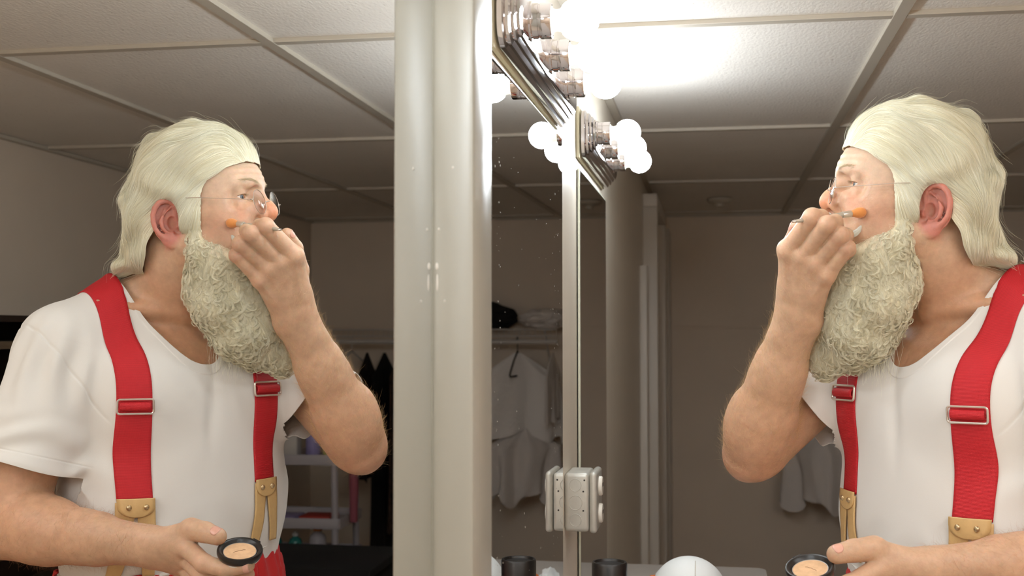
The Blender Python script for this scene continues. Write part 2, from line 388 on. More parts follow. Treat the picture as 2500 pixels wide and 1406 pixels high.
def surface_nets(sdf, lo, hi, h, margin=2.2):
    lo = np.array(lo, float); n = np.ceil((np.array(hi)-lo)/h).astype(int)+1
    B = 6; nb = -(-n//B)
    # coarse classification at block centres
    cx = [lo[i]+(np.arange(nb[i])*B+B/2)*h for i in range(3)]
    G = np.stack(np.meshgrid(*cx, indexing='ij'), -1).reshape(-1, 3)
    dc = np.concatenate([sdf(g) for g in np.array_split(G, max(1, len(G)//200000))]).reshape(nb)
    act = np.abs(dc) < B*h*.5*1.7321*1.0+margin*h
    N = nb*B+1
    D = np.repeat(np.repeat(np.repeat(np.sign(dc).astype(np.float32), B, 0), B, 1), B, 2)
    D = np.pad(D, ((0, 1), (0, 1), (0, 1)), mode='edge')*np.float32(.05)
    idx = np.argwhere(act)
    o = np.stack(np.meshgrid(*[np.arange(B+1)]*3, indexing='ij'), -1).reshape(-1, 3)
    for ch in np.array_split(idx, max(1, len(idx)//1200)):
        I = (ch[:, None, :]*B+o[None]).reshape(-1, 3); D[I[:, 0], I[:, 1], I[:, 2]] = sdf(lo+I*h)
    S = D < 0
    # cells with sign change
    c = S[:-1, :-1, :-1].astype(np.int8)
    cs = sum(S[i:S.shape[0]-1+i, j:S.shape[1]-1+j, k:S.shape[2]-1+k].astype(np.int8) for i in (0, 1) for j in (0, 1) for k in (0, 1))
    cells = np.argwhere((cs > 0) & (cs < 8)); vid = np.full(cs.shape, -1, np.int32); vid[tuple(cells.T)] = np.arange(len(cells))
    acc = np.zeros((len(cells), 3)); cnt = np.zeros(len(cells))
    co = [(i, j, k) for i in (0, 1) for j in (0, 1) for k in (0, 1)]
    for a in range(8):
        for b in range(a+1, 8):
            A, Bc = np.array(co[a]), np.array(co[b])
            if np.abs(A-Bc).sum() != 1: continue
            ia, ib = cells+A, cells+Bc; da, db = D[tuple(ia.T)], D[tuple(ib.T)]
            m = (da < 0) != (db < 0); t = np.where(m, da/(da-db+1e-20), 0)
            acc[m] += (ia[m]+(ib-ia)[m]*t[m, None]); cnt[m] += 1
    V = lo+acc/cnt[:, None]*h
    F = []
    for ax in range(3):
        u, v = [(1, 2), (2, 0), (0, 1)][ax]
        s0 = [slice(None)]*3; s1 = [slice(None)]*3; s0[ax] = slice(0, -1); s1[ax] = slice(1, None)
        ch = np.argwhere(S[tuple(s0)] != S[tuple(s1)])
        ok = (ch[:, u] > 0) & (ch[:, v] > 0) & (ch[:, u] < S.shape[u]-1) & (ch[:, v] < S.shape[v]-1); ch = ch[ok]
        eu = np.zeros(3, int); eu[u] = 1; ev = np.zeros(3, int); ev[v] = 1
        q = np.stack([vid[tuple((ch-eu-ev).T)], vid[tuple((ch-ev).T)], vid[tuple(ch.T)], vid[tuple((ch-eu).T)]], 1)
        flip = ~S[tuple(ch.T)]; q[flip] = q[flip][:, ::-1]; F.append(q)
    F = np.concatenate(F); F = F[(F >= 0).all(1)]
    return V, F
def grad(sdf, P, e=.0006):
    K = np.array([(1, -1, -1), (-1, -1, 1), (-1, 1, -1), (1, 1, 1)], float); g = 0
    for k in K: g = g + k*sdf(P+k*e)[:, None]
    return g/(4*e)
def project(sdf, V, it=2, lim=.002):
    for _ in range(it):
        d = sdf(V); g = grad(sdf, V); n2 = (g*g).sum(1)+1e-9; st = -(d/n2)[:, None]*g
        L = np.sqrt((st**2).sum(1))+1e-12; V = V+st*np.minimum(1, lim/L)[:, None]
    return V
def tris(F): return np.concatenate([F[:, [0, 1, 2]], F[:, [0, 2, 3]]])
def refine(V, T, region):
    """split triangles whose edges lie in region(V) (both ends); neighbours are split to match"""
    m = region(V); E = np.sort(np.concatenate([T[:, [0, 1]], T[:, [1, 2]], T[:, [2, 0]]]), 1)
    U, inv = np.unique(E, axis=0, return_inverse=True); inv = inv.reshape(-1)
    mk = m[U[:, 0]] & m[U[:, 1]]; nid = np.full(len(U), -1); nid[mk] = len(V)+np.arange(mk.sum())
    V2 = np.concatenate([V, (V[U[mk, 0]]+V[U[mk, 1]])/2]); n = len(T)
    e = np.stack([nid[inv[:n]], nid[inv[n:2*n]], nid[inv[2*n:]]], 1); k = (e >= 0).sum(1); out = [T[k == 0]]
    t, q = T[k == 3], e[k == 3]
    out += [np.stack([t[:, 0], q[:, 0], q[:, 2]], 1), np.stack([q[:, 0], t[:, 1], q[:, 1]], 1), np.stack([q[:, 2], q[:, 1], t[:, 2]], 1), q]
    for r in range(3):
        a, b, c = r, (r+1) % 3, (r+2) % 3
        s = (k == 1) & (e[:, a] >= 0); t, q = T[s], e[s]
        out += [np.stack([t[:, a], q[:, a], t[:, c]], 1), np.stack([q[:, a], t[:, b], t[:, c]], 1)]
        s = (k == 2) & (e[:, a] < 0); t, q = T[s], e[s]     # edges b, c split
        out += [np.stack([t[:, c], q[:, c], q[:, b]], 1), np.stack([q[:, c], t[:, a], t[:, b]], 1), np.stack([q[:, c], t[:, b], q[:, b]], 1)]
    return V2, np.concatenate(out)
def fnoise(P, s, seed=0):
    """cheap smooth value noise from rotated sines, about -1..1"""
    r = np.random.RandomState(seed); o = 0
    for i in range(6):
        d = r.normal(size=3); d /= np.linalg.norm(d); o = o+np.sin(P@d*s*(1+.35*i)+r.uniform(0, 6.28)+1.3*np.sin(P@np.roll(d, 1)*s*.7+r.uniform(0, 6)))/(1+.25*i)
    return o/4.0
def raymarch(sdf, O, Dn, tmax=.6, off=0.0, it=60):
    t = np.zeros(len(O))
    for _ in range(it):
        d = sdf(O+Dn*t[:, None])-off; t = np.minimum(t+d*.8, tmax)
    return O+Dn*t[:, None]
# ------------------------------------------------------------------ the man: skeleton landmarks (metres, world)
BF, BR = A3(-.797, -.603, 0), A3(-.603, .797, 0)          # torso forward, torso right
def bw(s, t, z): return (s+1.146)*BR + (t-1.53)*BF + A3(0, 0, z)
def to_b(P): return np.stack([P@BR-1.146, P@BF+1.53, P[..., 2]], -1)
HO = A3(.572, 1.848, 1.672); HP = math.radians(12)        # head centre between the ears, pitched up
HF, HU, HL = A3(-math.cos(HP), 0, math.sin(HP)), A3(math.sin(HP), 0, math.cos(HP)), A3(0, -1, 0)
def to_h(P): q = P-HO; return np.stack([q@HF, q@HL, q@HU], -1)
def hw(f, l, u): return HO + f*HF + l*HL + u*HU
SHR, ELR, WRR = bw(.19, -.134, 1.492), A3(.327, 1.985, 1.302), A3(.395, 1.845, 1.525)
SHL, ELL, WRL = bw(-.195, -.135, 1.480), A3(.800, 1.700, 1.203), A3(.548, 1.656, 1.186)
RH = dict(i=[(.378, 1.790, 1.620), (.409, 1.749, 1.663), (.422, 1.757, 1.664), (.431, 1.770, 1.660)],
          m=[(.399, 1.786, 1.611), (.429, 1.739, 1.651), (.441, 1.751, 1.656), (.445, 1.767, 1.652)],
          r=[(.418, 1.783, 1.600), (.447, 1.743, 1.636), (.456, 1.757, 1.637), (.453, 1.773, 1.631)],
          p=[(.432, 1.784, 1.583), (.457, 1.751, 1.619), (.461, 1.766, 1.616), (.457, 1.781, 1.610)],
          t=[(.394, 1.842, 1.550), (.387, 1.842, 1.600), (.386, 1.816, 1.634), (.391, 1.793, 1.653)], ts=1.05)
LH = dict(i=[(.482, 1.632, 1.193), (.440, 1.603, 1.175), (.405, 1.597, 1.1695), (.374, 1.600, 1.1745)],
          m=[(.490, 1.649, 1.176), (.446, 1.617, 1.152), (.410, 1.613, 1.150), (.383, 1.622, 1.158)],
          r=[(.500, 1.664, 1.162), (.460, 1.640, 1.131), (.426, 1.640, 1.132), (.402, 1.648, 1.143)],
          p=[(.510, 1.676, 1.153), (.478, 1.662, 1.124), (.450, 1.662, 1.121), (.430, 1.667, 1.131)],
          t=[(.515, 1.640, 1.205), (.474, 1.634, 1.2165), (.447, 1.6215, 1.2155), (.4245, 1.6135, 1.2115)], ts=1.22)
FR = dict(i=(.0146, .0128, .0112, .0098), m=(.0142, .0126, .0110, .0096), r=(.0136, .0122, .0108, .0096), p=(.0120, .0110, .0098, .0086), t=(.0165, .0138, .0125, .0108))

def torso_b(q, grow=0.0):
    """torso in body frame"""
    a = s_ell(q, (0, -.140, 1.385), (.182+grow, .128+grow, .165+grow))
    a = smin(a, s_ell(q, (0, -.130, 1.215), (.194+grow, .134+grow, .215+grow)), .06)
    a = smin(a, s_ell(q, (0, -.145, 1.00), (.178+grow, .128+grow, .17+grow)), .06)
    q2 = q.copy(); q2[..., 0] = np.abs(q2[..., 0])
    a = smin(a, s_cap(q2, (.0, -.150, 1.590), (.190, -.137, 1.470), .058+grow, .052+grow), .045)
    a = smin(a, s_ell(q2, (.085, -.075, 1.405), (.085+grow, .062+grow, .07+grow)), .05)
    return a
def neck(P): return s_cap(P, bw(0, -.135, 1.53), hw(-.030, 0, -.045), .066, .063)

def hand(P, W, H, palm_w, side):
    mm = A3(*H['m'][0]); W = A3(*W)
    ax = mm-W; ax /= np.linalg.norm(ax); ac = A3(*H['p'][0])-A3(*H['i'][0]); ac -= ax*(ac@ax); ac /= np.linalg.norm(ac)
    nr = np.cross(ax, ac); nr /= np.linalg.norm(nr)
    def fn(P):
        d = s_flatcap(P, W-ax*.012, W+(mm-W)*.35, .032, .030, nr, .70)
        for k, o in (('i', -.013), ('m', -.004), ('r', .006), ('p', .014)):
            c = W+ac*o+ax*.012; M = A3(*H[k][0])
            d = smin(d, s_cap(P, c, M, .0160, FR[k][0]*1.0), .016)
        d = smin(d, s_flatcap(P, W+(mm-W)*.35, W+(mm-W)*.85, .030, .028, nr, .55), .012)
        T = [A3(*x) for x in H['t']]
        th = s_cap(P, W+ax*.008-ac*.010, T[1], .0185, .0140)
        d = smin(d, th, .012)
        ts = H['ts']; th = s_cap(P, T[1], T[2], .0140*ts, .0120*ts); th = smin(th, s_cap(P, T[2], T[3], .0122*ts, .0103*ts), .003)
        d = smin(d, th, .005)
        for k in 'imrp':
            J = [A3(*x) for x in H[k]]; R = FR[k]
            f = smin(s_cap(P, J[0], J[1], R[0]*.96, R[1]), s_cap(P, J[1], J[2], R[1]*.97, R[2]), .0025)
            f = smin(f, s_cap(P, J[2], J[3], R[2]*.97, R[3]), .0025)
            f = smin(f, s_sphere(P, J[1]*1.0, R[1]*1.01), .004)
            d = smin(d, f, .0020)
            dors = nr*side
            d = smin(d, s_sphere(P, J[0]+dors*.0022, R[0]*.97), .010)
            # extensor tendon
            d = smin(d, s_cap(P, J[0]+dors*(R[0]*.86), W+dors*.0165+ac*dict(i=-.008, m=-.002, r=.004, p=.009)[k]+ax*.012, .0022, .0016), .006)
        return d
    C0 = (W+A3(*H['m'][1]))/2
    return near(P, C0, .135, fn)

def forearm(P, E, Wp, nrm, k=1.0):
    E, Wp = A3(*E), A3(*Wp); L = Wp-E
    a = s_cap(P, E, E+L*.30, .046*k, .0490*k); a = smin(a, s_cap(P, E+L*.22, E+L*.62, .0490*k, .0385*k), .02)
    a = smin(a, s_flatcap(P, E+L*.55, Wp, .040*k, .0335, nrm, .84), .02)
    return a-.0007*fnoise(P, 70, 77)-.0004*fnoise(P, 190, 78)
def arm_r(P):
    d = s_cap(P, SHR, SHR+(ELR-SHR)*.9, .062, .050)
    nr = A3(.46, .72, .53)
    d = smin(d, forearm(P, ELR, WRR, nr, .99), .022)
    L = (WRR-ELR); 
    d = smin(d, s_ell(P, ELR+L*.20+A3(-.012, -.004, .0), (.040, .040, .062)), .02)       # brachioradialis bulge
    d = smin(d, s_sphere(P, A3(.3185, 1.970, 1.288), .0235), .012)                          # elbow point
    d = smin(d, s_sphere(P, WRR+A3(.014, -.007, -.012), .0150), .018)                     # ulna head
    return d
def arm_l(P):
    d = s_cap(P, SHL, ELL, .056, .047)
    d = smin(d, forearm(P, ELL, WRL, A3(.1, .8, .6), .97), .022)
    L = WRL-ELL
    d = smin(d, s_ell(P, ELL+L*.22+A3(0, -.004, .008), (.055, .040, .042)), .02)
    d = smin(d, s_sphere(P, ELL+A3(.022, .008, -.022), .024), .02)
    return d

# ---- head
EARC = A3(.5805, 1.7705, 1.6735)
def ear(P, side):
    """P world; side +1 = his left ear (towards -y)"""
    q = P.copy()
    if side < 0: q[..., 1] = 2*HO[1]-q[..., 1]
    q = q-EARC
    # ear plane: a = backwards (+x) and flared outwards, b = up, c = outwards (-y)
    fl = math.radians(24); ca, sa = math.cos(fl), math.sin(fl)
    a = q[..., 0]*ca - q[..., 1]*sa; c = -q[..., 1]*ca - q[..., 0]*sa; b = q[..., 2]
    E = np.stack([a, b, c+.0*a], -1)
    E[..., 2] += .06*0
    mm = .001
    helix = [(-13, 2, -3), (-13.5, 12, -1), (-14, 21, 1), (-10.5, 28.5, 2.5), (-3, 33, 3.5), (5, 33.6, 4), (13, 30, 4.5), (19, 22, 5), (21.8, 11, 5), (21.3, 0, 4.8), (18, -11, 4), (11.5, -19.5, 3), (4, -25, 1.5)]
    helix = [(x*mm, y*mm, z*mm) for x, y, z in helix]
    d = s_poly(E, helix, [.0030, .0034, .0036, .0040, .0042, .0042, .0042, .0042, .0040, .0038, .0036, .0036, .0040])
    lobe = s_ell(E, (-.0055, -.0285, .0005), (.0135, .0115, .0052)); d = smin(d, lobe, .006)
    plate = np.maximum(np.sqrt((((E[..., :2]-A3(.003, .002))/A3(.0195, .0315))**2).sum(-1))*.0195-.0195, np.abs(E[..., 2]+.0035)-.0022)
    d = smin(d, plate, .003)
    anti = [(-6, 24, -.5), (3, 19, 1.2), (8.5, 10, 2.6), (9.5, 0, 2.8), (7, -9, 2.2), (0, -15.5, 1.2), (-6, -17, .5)]
    d = smin(d, s_poly(E, [(x*mm, y*mm, z*mm) for x, y, z in anti], [.002, .0032, .0036, .0036, .0034, .0034, .003]), .0028)
    d = smin(d, s_sphere(E, (-.0165, -.006, .0005), .0050), .004)          # tragus
    d = smin(d, s_sphere(E, (-.0075, -.0175, .0010), .0036), .003)         # antitragus
    d = smax(d, -s_ell(E, (-.0045, -.003, .0025), (.0088, .0118, .0085)), .0025)   # concha
    # root joining the head
    d = smin(d, s_cap(E, (-.004, 0.006, -.009), (-.006, -.018, -.010), .009, .007), .006)
    d = smax(d, -s_ell(E, (-.0065, -.001, .0030), (.0078, .0108, .0105)), .002)
    d = smax(d, -s_cap(E, (.0, .024, .002), (.0125, .006, .003), .0022, .0022), .003)
    return d
def head_only(P):
    h = to_h(P); l = h[..., 1]; q = h.copy(); q[..., 1] = np.abs(l)
    d = s_ell(q, (.014, 0, .045), (.108, .0745, .104))
    d = smin(d, s_ell(q, (.060, 0, .046), (.066, .060, .058)), .03)
    d = smin(d, s_ell(q, (.042, 0, -.020), (.070, .060, .075)), .035)
    d = smin(d, s_cap(q, (.012, .052, -.040), (.088, .018, -.078), .020, .018), .03)
    d = smin(d, s_ell(q, (.094, 0, -.074), (.022, .026, .018)), .02)                 # chin
    d = smin(d, s_cap(q, (.108, .0, .0455), (.097, .040, .0455), .0150, .0125), .014)  # brow ridge
    d = smin(d, s_sphere(q, (.064, .046, .000), .021), .024)                       # cheekbone
    d = smin(d, s_ell(q, (.066, .032, -.036), (.034, .026, .030)), .022)             # full cheek
    d = smin(d, s_ell(q, (.088, 0, -.038), (.032, .028, .030)), .018)                 # muzzle
    # eye socket
    d = smax(d, -s_ell(q, (.120, .0335, .0235), (.021, .022, .0110)), .013)
    d = smax(d, -s_ell(q, (.121, .016, .0275), (.014, .008, .010)), .010)
    d = smax(d, -s_ell(q, (.1165, .0520, .0180), (.0240, .0170, .0150)), .014)
    # nose
    n = s_cap(q, (.106, 0, .036), (.128, 0, .006), .0095, .0118)
    n = smin(n, s_sphere(q, (.1325, 0, -.0048), .0142), .010)
    n = smin(n, s_ell(q, (.1190, .0145, -.0095), (.0140, .0085, .0095)), .005)
    n = smin(n, s_cap(q, (.131, 0, -.0140), (.116, 0, -.0205), .0062, .0060), .006)
    d = smin(d, n, .0105)
    d = smin(d, s_cap(q, (.104, .030, .000), (.100, .034, -.018), .010, .010), .012)
    d = smax(d, -s_ell(q, (.1275, .0082, -.0185), (.0062, .0038, .0050)), .002)      # nostril
    d = smax(d, -s_cap(q, (.1195, .0235, -.013), (.1085, .0290, -.030), .0008, .0012), .007)   # smile fold
    # lips
    d = smin(d, s_cap(q, (.117, 0, -.0400), (.107, .0210, -.0440), .0048, .0030), .005)
    d = smin(d, s_cap(q, (.114, 0, -.0495), (.106, .0180, -.0475), .0060, .0035), .005)
    d = smax(d, -s_cap(q, (.122, 0, -.0448), (.112, .0180, -.0455), .0014, .0010), .003)
    # eyelids: a lid shell around the eyeball with an almond opening
    e = A3(.0925, .0315, .0240)
    lid = s_sphere(q, e, .0158)
    d = smin(d, lid, .0055)
    d = smin(d, s_ell(q, (.0985, .0345, .0345), (.0100, .0145, .0080)), .007)   # hooded upper lid
    d = smin(d, s_cap(q, (.1035, .024, .0085), (.0985, .0400, .0100), .0045, .0040), .009)   # eye bag
    rq = q-e; phi = np.arctan2(rq[..., 1], rq[..., 0])-.10; w_ = np.clip(1-(phi/.95)**2, -.6, 1); tilt = rq[..., 2]+.0006-.05*rq[..., 1]
    op = np.maximum(np.maximum(tilt-.0034*w_, -tilt-.0046*w_), s_sphere(q, e+A3(.002, 0, 0), .0190)); d = smax(d, -op, .0008)
    # forehead wrinkles
    d = d + .0006*np.sin(h[..., 2]*620+1.0)*np.exp(-((h[..., 2]-.062)/.012)**2)*np.clip((h[..., 0]-.09)/.02, 0, 1)
    d = smin(d, ear(P, 1), .004); d = smin(d, ear(P, -1), .004)
    return d
def head(P): return near(P, hw(.02, 0, .01), .185, head_only)

def body(P):
    q = to_b(P)
    d = torso_b(q, -.004)
    d = smin(d, neck(P), .035)
    d = smin(d, head(P), .020)
    # sternomastoid + collar bones
    d = smin(d, s_cap(P, hw(-.005, .055, -.035), bw(-.02, -.060, 1.535), .012, .010), .018)
    d = smin(d, s_cap(P, bw(-.015, -.055, 1.530), bw(-.15, -.105, 1.545), .008, .009), .018)
    d = smin(d, s_cap(P, bw(.015, -.055, 1.530), bw(.15, -.105, 1.545), .008, .009), .018)
    ar = smin(arm_r(P), hand(P, WRR, RH, .04, -1), .010)
    al = smin(arm_l(P), hand(P, WRL, LH, .04, -1), .010)
    d = smin(d, np.minimum(ar, 1e9), .02) if False else np.minimum(d, 1e9)
    d = smin(d, ar, .004); d = smin(d, al, .004)
    return d
# ------------------------------------------------------------------ materials of the man
def tint_mat(name, rough, sub=0.0, bump=None, spec=.5, noise=None, sheen=0):
    m = mat(name, (.8, .8, .8, 1), rough, sub=sub, spec=spec, sheen=sheen); nt = m.node_tree; b = nt.nodes['Principled BSDF']
    at = nt.nodes.new('ShaderNodeAttribute'); at.attribute_name = 'tint'
    tc = nt.nodes.new('ShaderNodeTexCoord'); out = at.outputs['Color']
    if noise:
        n = nt.nodes.new('ShaderNodeTexNoise'); n.inputs['Scale'].default_value = noise[0]; n.inputs['Detail'].default_value = 6; n.inputs['Roughness'].default_value = .65
        nt.links.new(tc.outputs['Object'], n.inputs['Vector'])
        mr = nt.nodes.new('ShaderNodeMapRange'); mr.inputs['From Min'].default_value = .3; mr.inputs['From Max'].default_value = .7; mr.inputs['To Min'].default_value = 1-noise[1]; mr.inputs['To Max'].default_value = 1+noise[1]
        nt.links.new(n.outputs['Fac'], mr.inputs['Value']); v = nt.nodes.new('ShaderNodeVectorMath'); v.operation = 'SCALE'
        nt.links.new(out, v.inputs[0]); nt.links.new(mr.outputs[0], v.inputs['Scale']); out = v.outputs[0]
    nt.links.new(out, b.inputs['Base Color'])
    if bump:
        n = nt.nodes.new('ShaderNodeTexNoise'); n.inputs['Scale'].default_value = bump[0]; n.inputs['Detail'].default_value = 4
        nt.links.new(tc.outputs['Object'], n.inputs['Vector']); bp = nt.nodes.new('ShaderNodeBump'); bp.inputs['Strength'].default_value = bump[1]; bp.inputs['Distance'].default_value = bump[2]
        nt.links.new(n.outputs['Fac'], bp.inputs['Height']); nt.links.new(bp.outputs[0], b.inputs['Normal'])
    return m
M_skin = tint_mat('skin', .48, sub=.55, bump=(380, .4, .0008), spec=.38, noise=(70, .11))
M_hair = tint_mat('pale_wig_hair', .42, spec=.35)
def add_translucent(m, f):
    nt = m.node_tree; b = nt.nodes['Principled BSDF']; tl = nt.nodes.new('ShaderNodeBsdfTranslucent'); mx = nt.nodes.new('ShaderNodeMixShader'); mx.inputs[0].default_value = f
    src = b.inputs['Base Color'].links[0].from_socket; nt.links.new(src, tl.inputs[0]); nt.links.new(b.outputs[0], mx.inputs[1]); nt.links.new(tl.outputs[0], mx.inputs[2]); nt.links.new(mx.outputs[0], nt.nodes['Material Output'].inputs['Surface'])
add_translucent(M_hair, .15)
M_hairb = tint_mat('pale_wig_underlayer', .7, bump=(300, .25, .0012), spec=.2, noise=(180, .06))
M_fuzz = tint_mat('blond_body_hair', .5)
M_eye = tint_mat('eyeball', .12)
M_shirt = mat('white_cotton_jersey', srgb(222, 217, 210), .85, bump=(900, .15, .0006), spec=.2, sheen=.2)
M_gold = mat('tan_leather', srgb(206, 168, 112), .42, bump=(240, .15, .0006), var=(90, .05))
M_brass = mat('brass_rivet', srgb(205, 180, 140), .25, .8)
M_silver = mat('brushed_nickel', srgb(214, 205, 194), .28, .75)
M_trouser = mat('red_velour', srgb(178, 16, 14), .8, bump=(500, .3, .001), sheen=.05)
M_elastic = mat('white_waist_lining', srgb(225, 220, 212), .8)

def webbing():
    m = mat('red_ribbed_webbing', srgb(190, 30, 36), .55, spec=.35); nt = m.node_tree; b = nt.nodes['Principled BSDF']
    uv = nt.nodes.new('ShaderNodeUVMap'); uv.uv_map = 'UVMap'
    w1 = nt.nodes.new('ShaderNodeTexWave'); w1.bands_direction = 'Y'; w1.inputs['Scale'].default_value = 180.0; w1.inputs['Distortion'].default_value = 0.0
    w2 = nt.nodes.new('ShaderNodeTexWave'); w2.bands_direction = 'X'; w2.inputs['Scale'].default_value = 240.0
    nt.links.new(uv.outputs[0], w1.inputs[0]); nt.links.new(uv.outputs[0], w2.inputs[0])
    mx = nt.nodes.new('ShaderNodeMath'); mx.operation = 'MULTIPLY_ADD'; mx.inputs[1].default_value = .45
    nt.links.new(w2.outputs['Fac'], mx.inputs[0]); nt.links.new(w1.outputs['Fac'], mx.inputs[2])
    bp = nt.nodes.new('ShaderNodeBump'); bp.inputs['Strength'].default_value = .5; bp.inputs['Distance'].default_value = .0006
    nt.links.new(mx.outputs[0], bp.inputs['Height']); nt.links.new(bp.outputs[0], b.inputs['Normal'])
    cr = nt.nodes.new('ShaderNodeMapRange'); cr.inputs['From Max'].default_value = 1.45; cr.inputs['To Min'].default_value = .72; cr.inputs['To Max'].default_value = 1.12
    nt.links.new(mx.outputs[0], cr.inputs['Value']); v = nt.nodes.new('ShaderNodeVectorMath'); v.operation = 'SCALE'; v.inputs[0].default_value = srgb(196, 32, 40)[:3]
    nt.links.new(cr.outputs[0], v.inputs['Scale']); nt.links.new(v.outputs[0], b.inputs['Base Color'])
    return m
M_web = webbing()

man = thing('person', 'man in white wig, curly beard, white shirt and red suspenders, brushing his cheek', 'person', (0, 0, 0))

# ------------------------------------------------------------------ body
def sm01(x, a, b): t = np.clip((x-a)/(b-a), 0, 1); return t*t*(3-2*t)
def gauss(P, c, r): return np.exp(-((P-A3(*c))**2).sum(-1)/(r*r))
V, Fq = surface_nets(body, (.20, 1.45, 1.02), (.96, 2.32, 1.87), .003)
T = tris(Fq); V = project(body, V, 1)
RHC, LHC = A3(.420, 1.775, 1.615), A3(.46, 1.635, 1.18)
def reg1(P): h = to_h(P); return ((np.abs(h[:, 0]-.06) < .1) & (np.abs(h[:, 1]) < .095) & (h[:, 2] > -.07) & (h[:, 2] < .09)) | (((P-RHC)**2).sum(1) < .105**2) | (((P-LHC)**2).sum(1) < .10**2) 
def reg2(P): h = to_h(P); return ((h[:, 0] > .08) & (h[:, 2] > -.055) & (h[:, 2] < .055)) | ((np.abs(P-EARC) < A3(.032, .03, .042)).all(1)) | (((P-RHC)**2).sum(1) < .078**2) | (((P-LHC)**2).sum(1) < .080**2)
V, T = refine(V, T, reg1); m = reg1(V); V[m] = project(body, V[m], 2)
V, T = refine(V, T, reg2); m = reg2(V); V[m] = project(body, V[m], 2)
col = np.empty((len(V), 4)); col[:, 3] = 1
base = np.array(srgb(200, 163, 134)[:3]); pale = np.array(srgb(210, 180, 155)[:3]); red = np.array(srgb(190, 110, 100)[:3]); orange = np.array(srgb(226, 128, 82)[:3]); tan = np.array(srgb(200, 140, 100)[:3])
c = np.tile(base, (len(V), 1))
def mixc(c, colr, wgt): wgt = np.clip(wgt, 0, 1)[:, None]; return c*(1-wgt)+np.array(colr)*wgt
h = to_h(V)
c = mixc(c, pale, sm01(h[:, 2], .0, .05)*(np.sqrt((h**2).sum(1)) < .17)*.8)
c = mixc(c, red, .75*np.clip(1.25-np.sqrt((((V-EARC-A3(.004, 0, 0))/A3(.0265, .05, .040))**2).sum(1)), 0, .3)/.3*sm01(HO[1]-V[:, 1], .060, .074))
Vm = V.copy(); Vm[:, 1] = 2*HO[1]-Vm[:, 1]
c = mixc(c, red, .75*np.clip(1.25-np.sqrt((((Vm-EARC-A3(.004, 0, 0))/A3(.0265, .05, .040))**2).sum(1)), 0, .3)/.3*sm01(HO[1]-Vm[:, 1], .060, .074))
c = mixc(c, orange, .62*gauss(V, hw(.138, 0, -.006), .020)); c = mixc(c, red, .22*gauss(V, hw(.060, .060, -.015), .028)+.22*gauss(V, hw(.060, -.060, -.015), .028))
c = mixc(c, srgb(232, 138, 92)[:3], .9*gauss(V, (.480, 1.812, 1.686), .0135)); c = mixc(c, srgb(232, 138, 92)[:3], .5*gauss(V, (.480, 1.89, 1.684), .0135))
c = mixc(c, srgb(214, 128, 108)[:3], .6*gauss(V, hw(.116, 0, -.045), .014))
for k in 'imrp':
    for J in (RH, LH):
        for jj in (0, 1): c = mixc(c, red, .30*gauss(V, J[k][jj], .011))
        c = mixc(c, red, .20*gauss(V, J[k][3], .010))
c = mixc(c, tan, .45*sm01(1.60-V[:, 2], 0, .08)*(((V-A3(.60, 1.86, 1.5))**2).sum(1) < .16**2))  # browns neck and upper chest, mostly shade painted into the skin tint
c = mixc(c, tan, .30*(1-sm01(((V-ELR)**2).sum(1)**.5, .05, .24))); c = mixc(c, red, .22*gauss(V, ELR, .05)); c = mixc(c, tan, .35*(1-sm01(((V-ELL)**2).sum(1)**.5, .05, .26)))
c = c*(1+.05*fnoise(V, 60, 3))[:, None]
col[:, :3] = c
body_o = npmesh('body', V, T, M_skin, man, cols=col)
# lower body inside the trousers keeps the figure whole
# nails
M_nail = mat('fingernail', srgb(212, 158, 138), .3, spec=.5)
def nail(H, k, nrm, L=.0105, Wd=.0068):
    a, b = A3(*H[k][2]), A3(*H[k][3]); ax = b-a; ax /= np.linalg.norm(ax); nrm = A3(*nrm); nrm -= ax*(nrm@ax); nrm /= np.linalg.norm(nrm); sd = np.cross(nrm, ax)
    g = []; n, m_ = 11, 9
    for i in range(n):
        for j in range(m_):
            u, v = i/(n-1)*2-1, j/(m_-1)*2-1
            k_ = math.sqrt(max(0, 1-min(1, abs(u))**3.5)) if u > 0 else math.sqrt(max(0.02, 1-abs(u)**2.2*.9))
            o = b + ax*(u*L*.5-.0005) + sd*(v*Wd*k_*.98)
            g.append(o+nrm*.02)
    g = np.array(g); p = raymarch(body, g, np.tile(-nrm, (len(g), 1)), .03, .00035)
    F = [[i*m_+j, i*m_+j+1, (i+1)*m_+j+1, (i+1)*m_+j] for i in range(n-1) for j in range(m_-1)]
    o = npmesh('fingernail', p, F, M_nail, body_o); md = o.modifiers.new('s', 'SOLIDIFY'); md.thickness = .0004; md.offset = 0
nail(LH, 't', (0.05, -.55, .83), .0135, .0085); nail(RH, 't', (-.9, -.1, .2), .012, .0078); nail(LH, 'i', (-.1, -.9, -.3), .010, .0068)
# eyes
for s in (1, -1):
    gz = A3(*(HF*.96+HL*.16*1 - HU*.16)); gz /= np.linalg.norm(gz); cc = hw(.0925, .0315*s, .024); bm = bmesh.new(); R = .0134
    prof = [(R*math.sin(a), R*math.cos(a)) for a in np.linspace(0, math.pi, 40)]
    lathe(bm, prof, cc, gz, 32, cap=False); me_ = bpy.data.meshes.new('e'); bm.to_mesh(me_); bm.free()
    vv = np.array([v.co[:] for v in me_.vertices]); ang = np.arccos(np.clip(((vv-cc)@gz)/R, -1, 1))*R
    ec = np.tile(np.array(srgb(226, 214, 204)), (len(vv), 1)); ec[ang < .0059] = srgb(112, 120, 128); ec[(ang < .0062) & (ang > .0053)] = srgb(70, 74, 80); ec[ang < .0023] = srgb(15, 12, 12)
    ff = np.array([list(p.vertices) for p in me_.polygons]); bpy.data.meshes.remove(me_)
    npmesh('eyeball', vv, ff, M_eye, body_o, cols=ec)

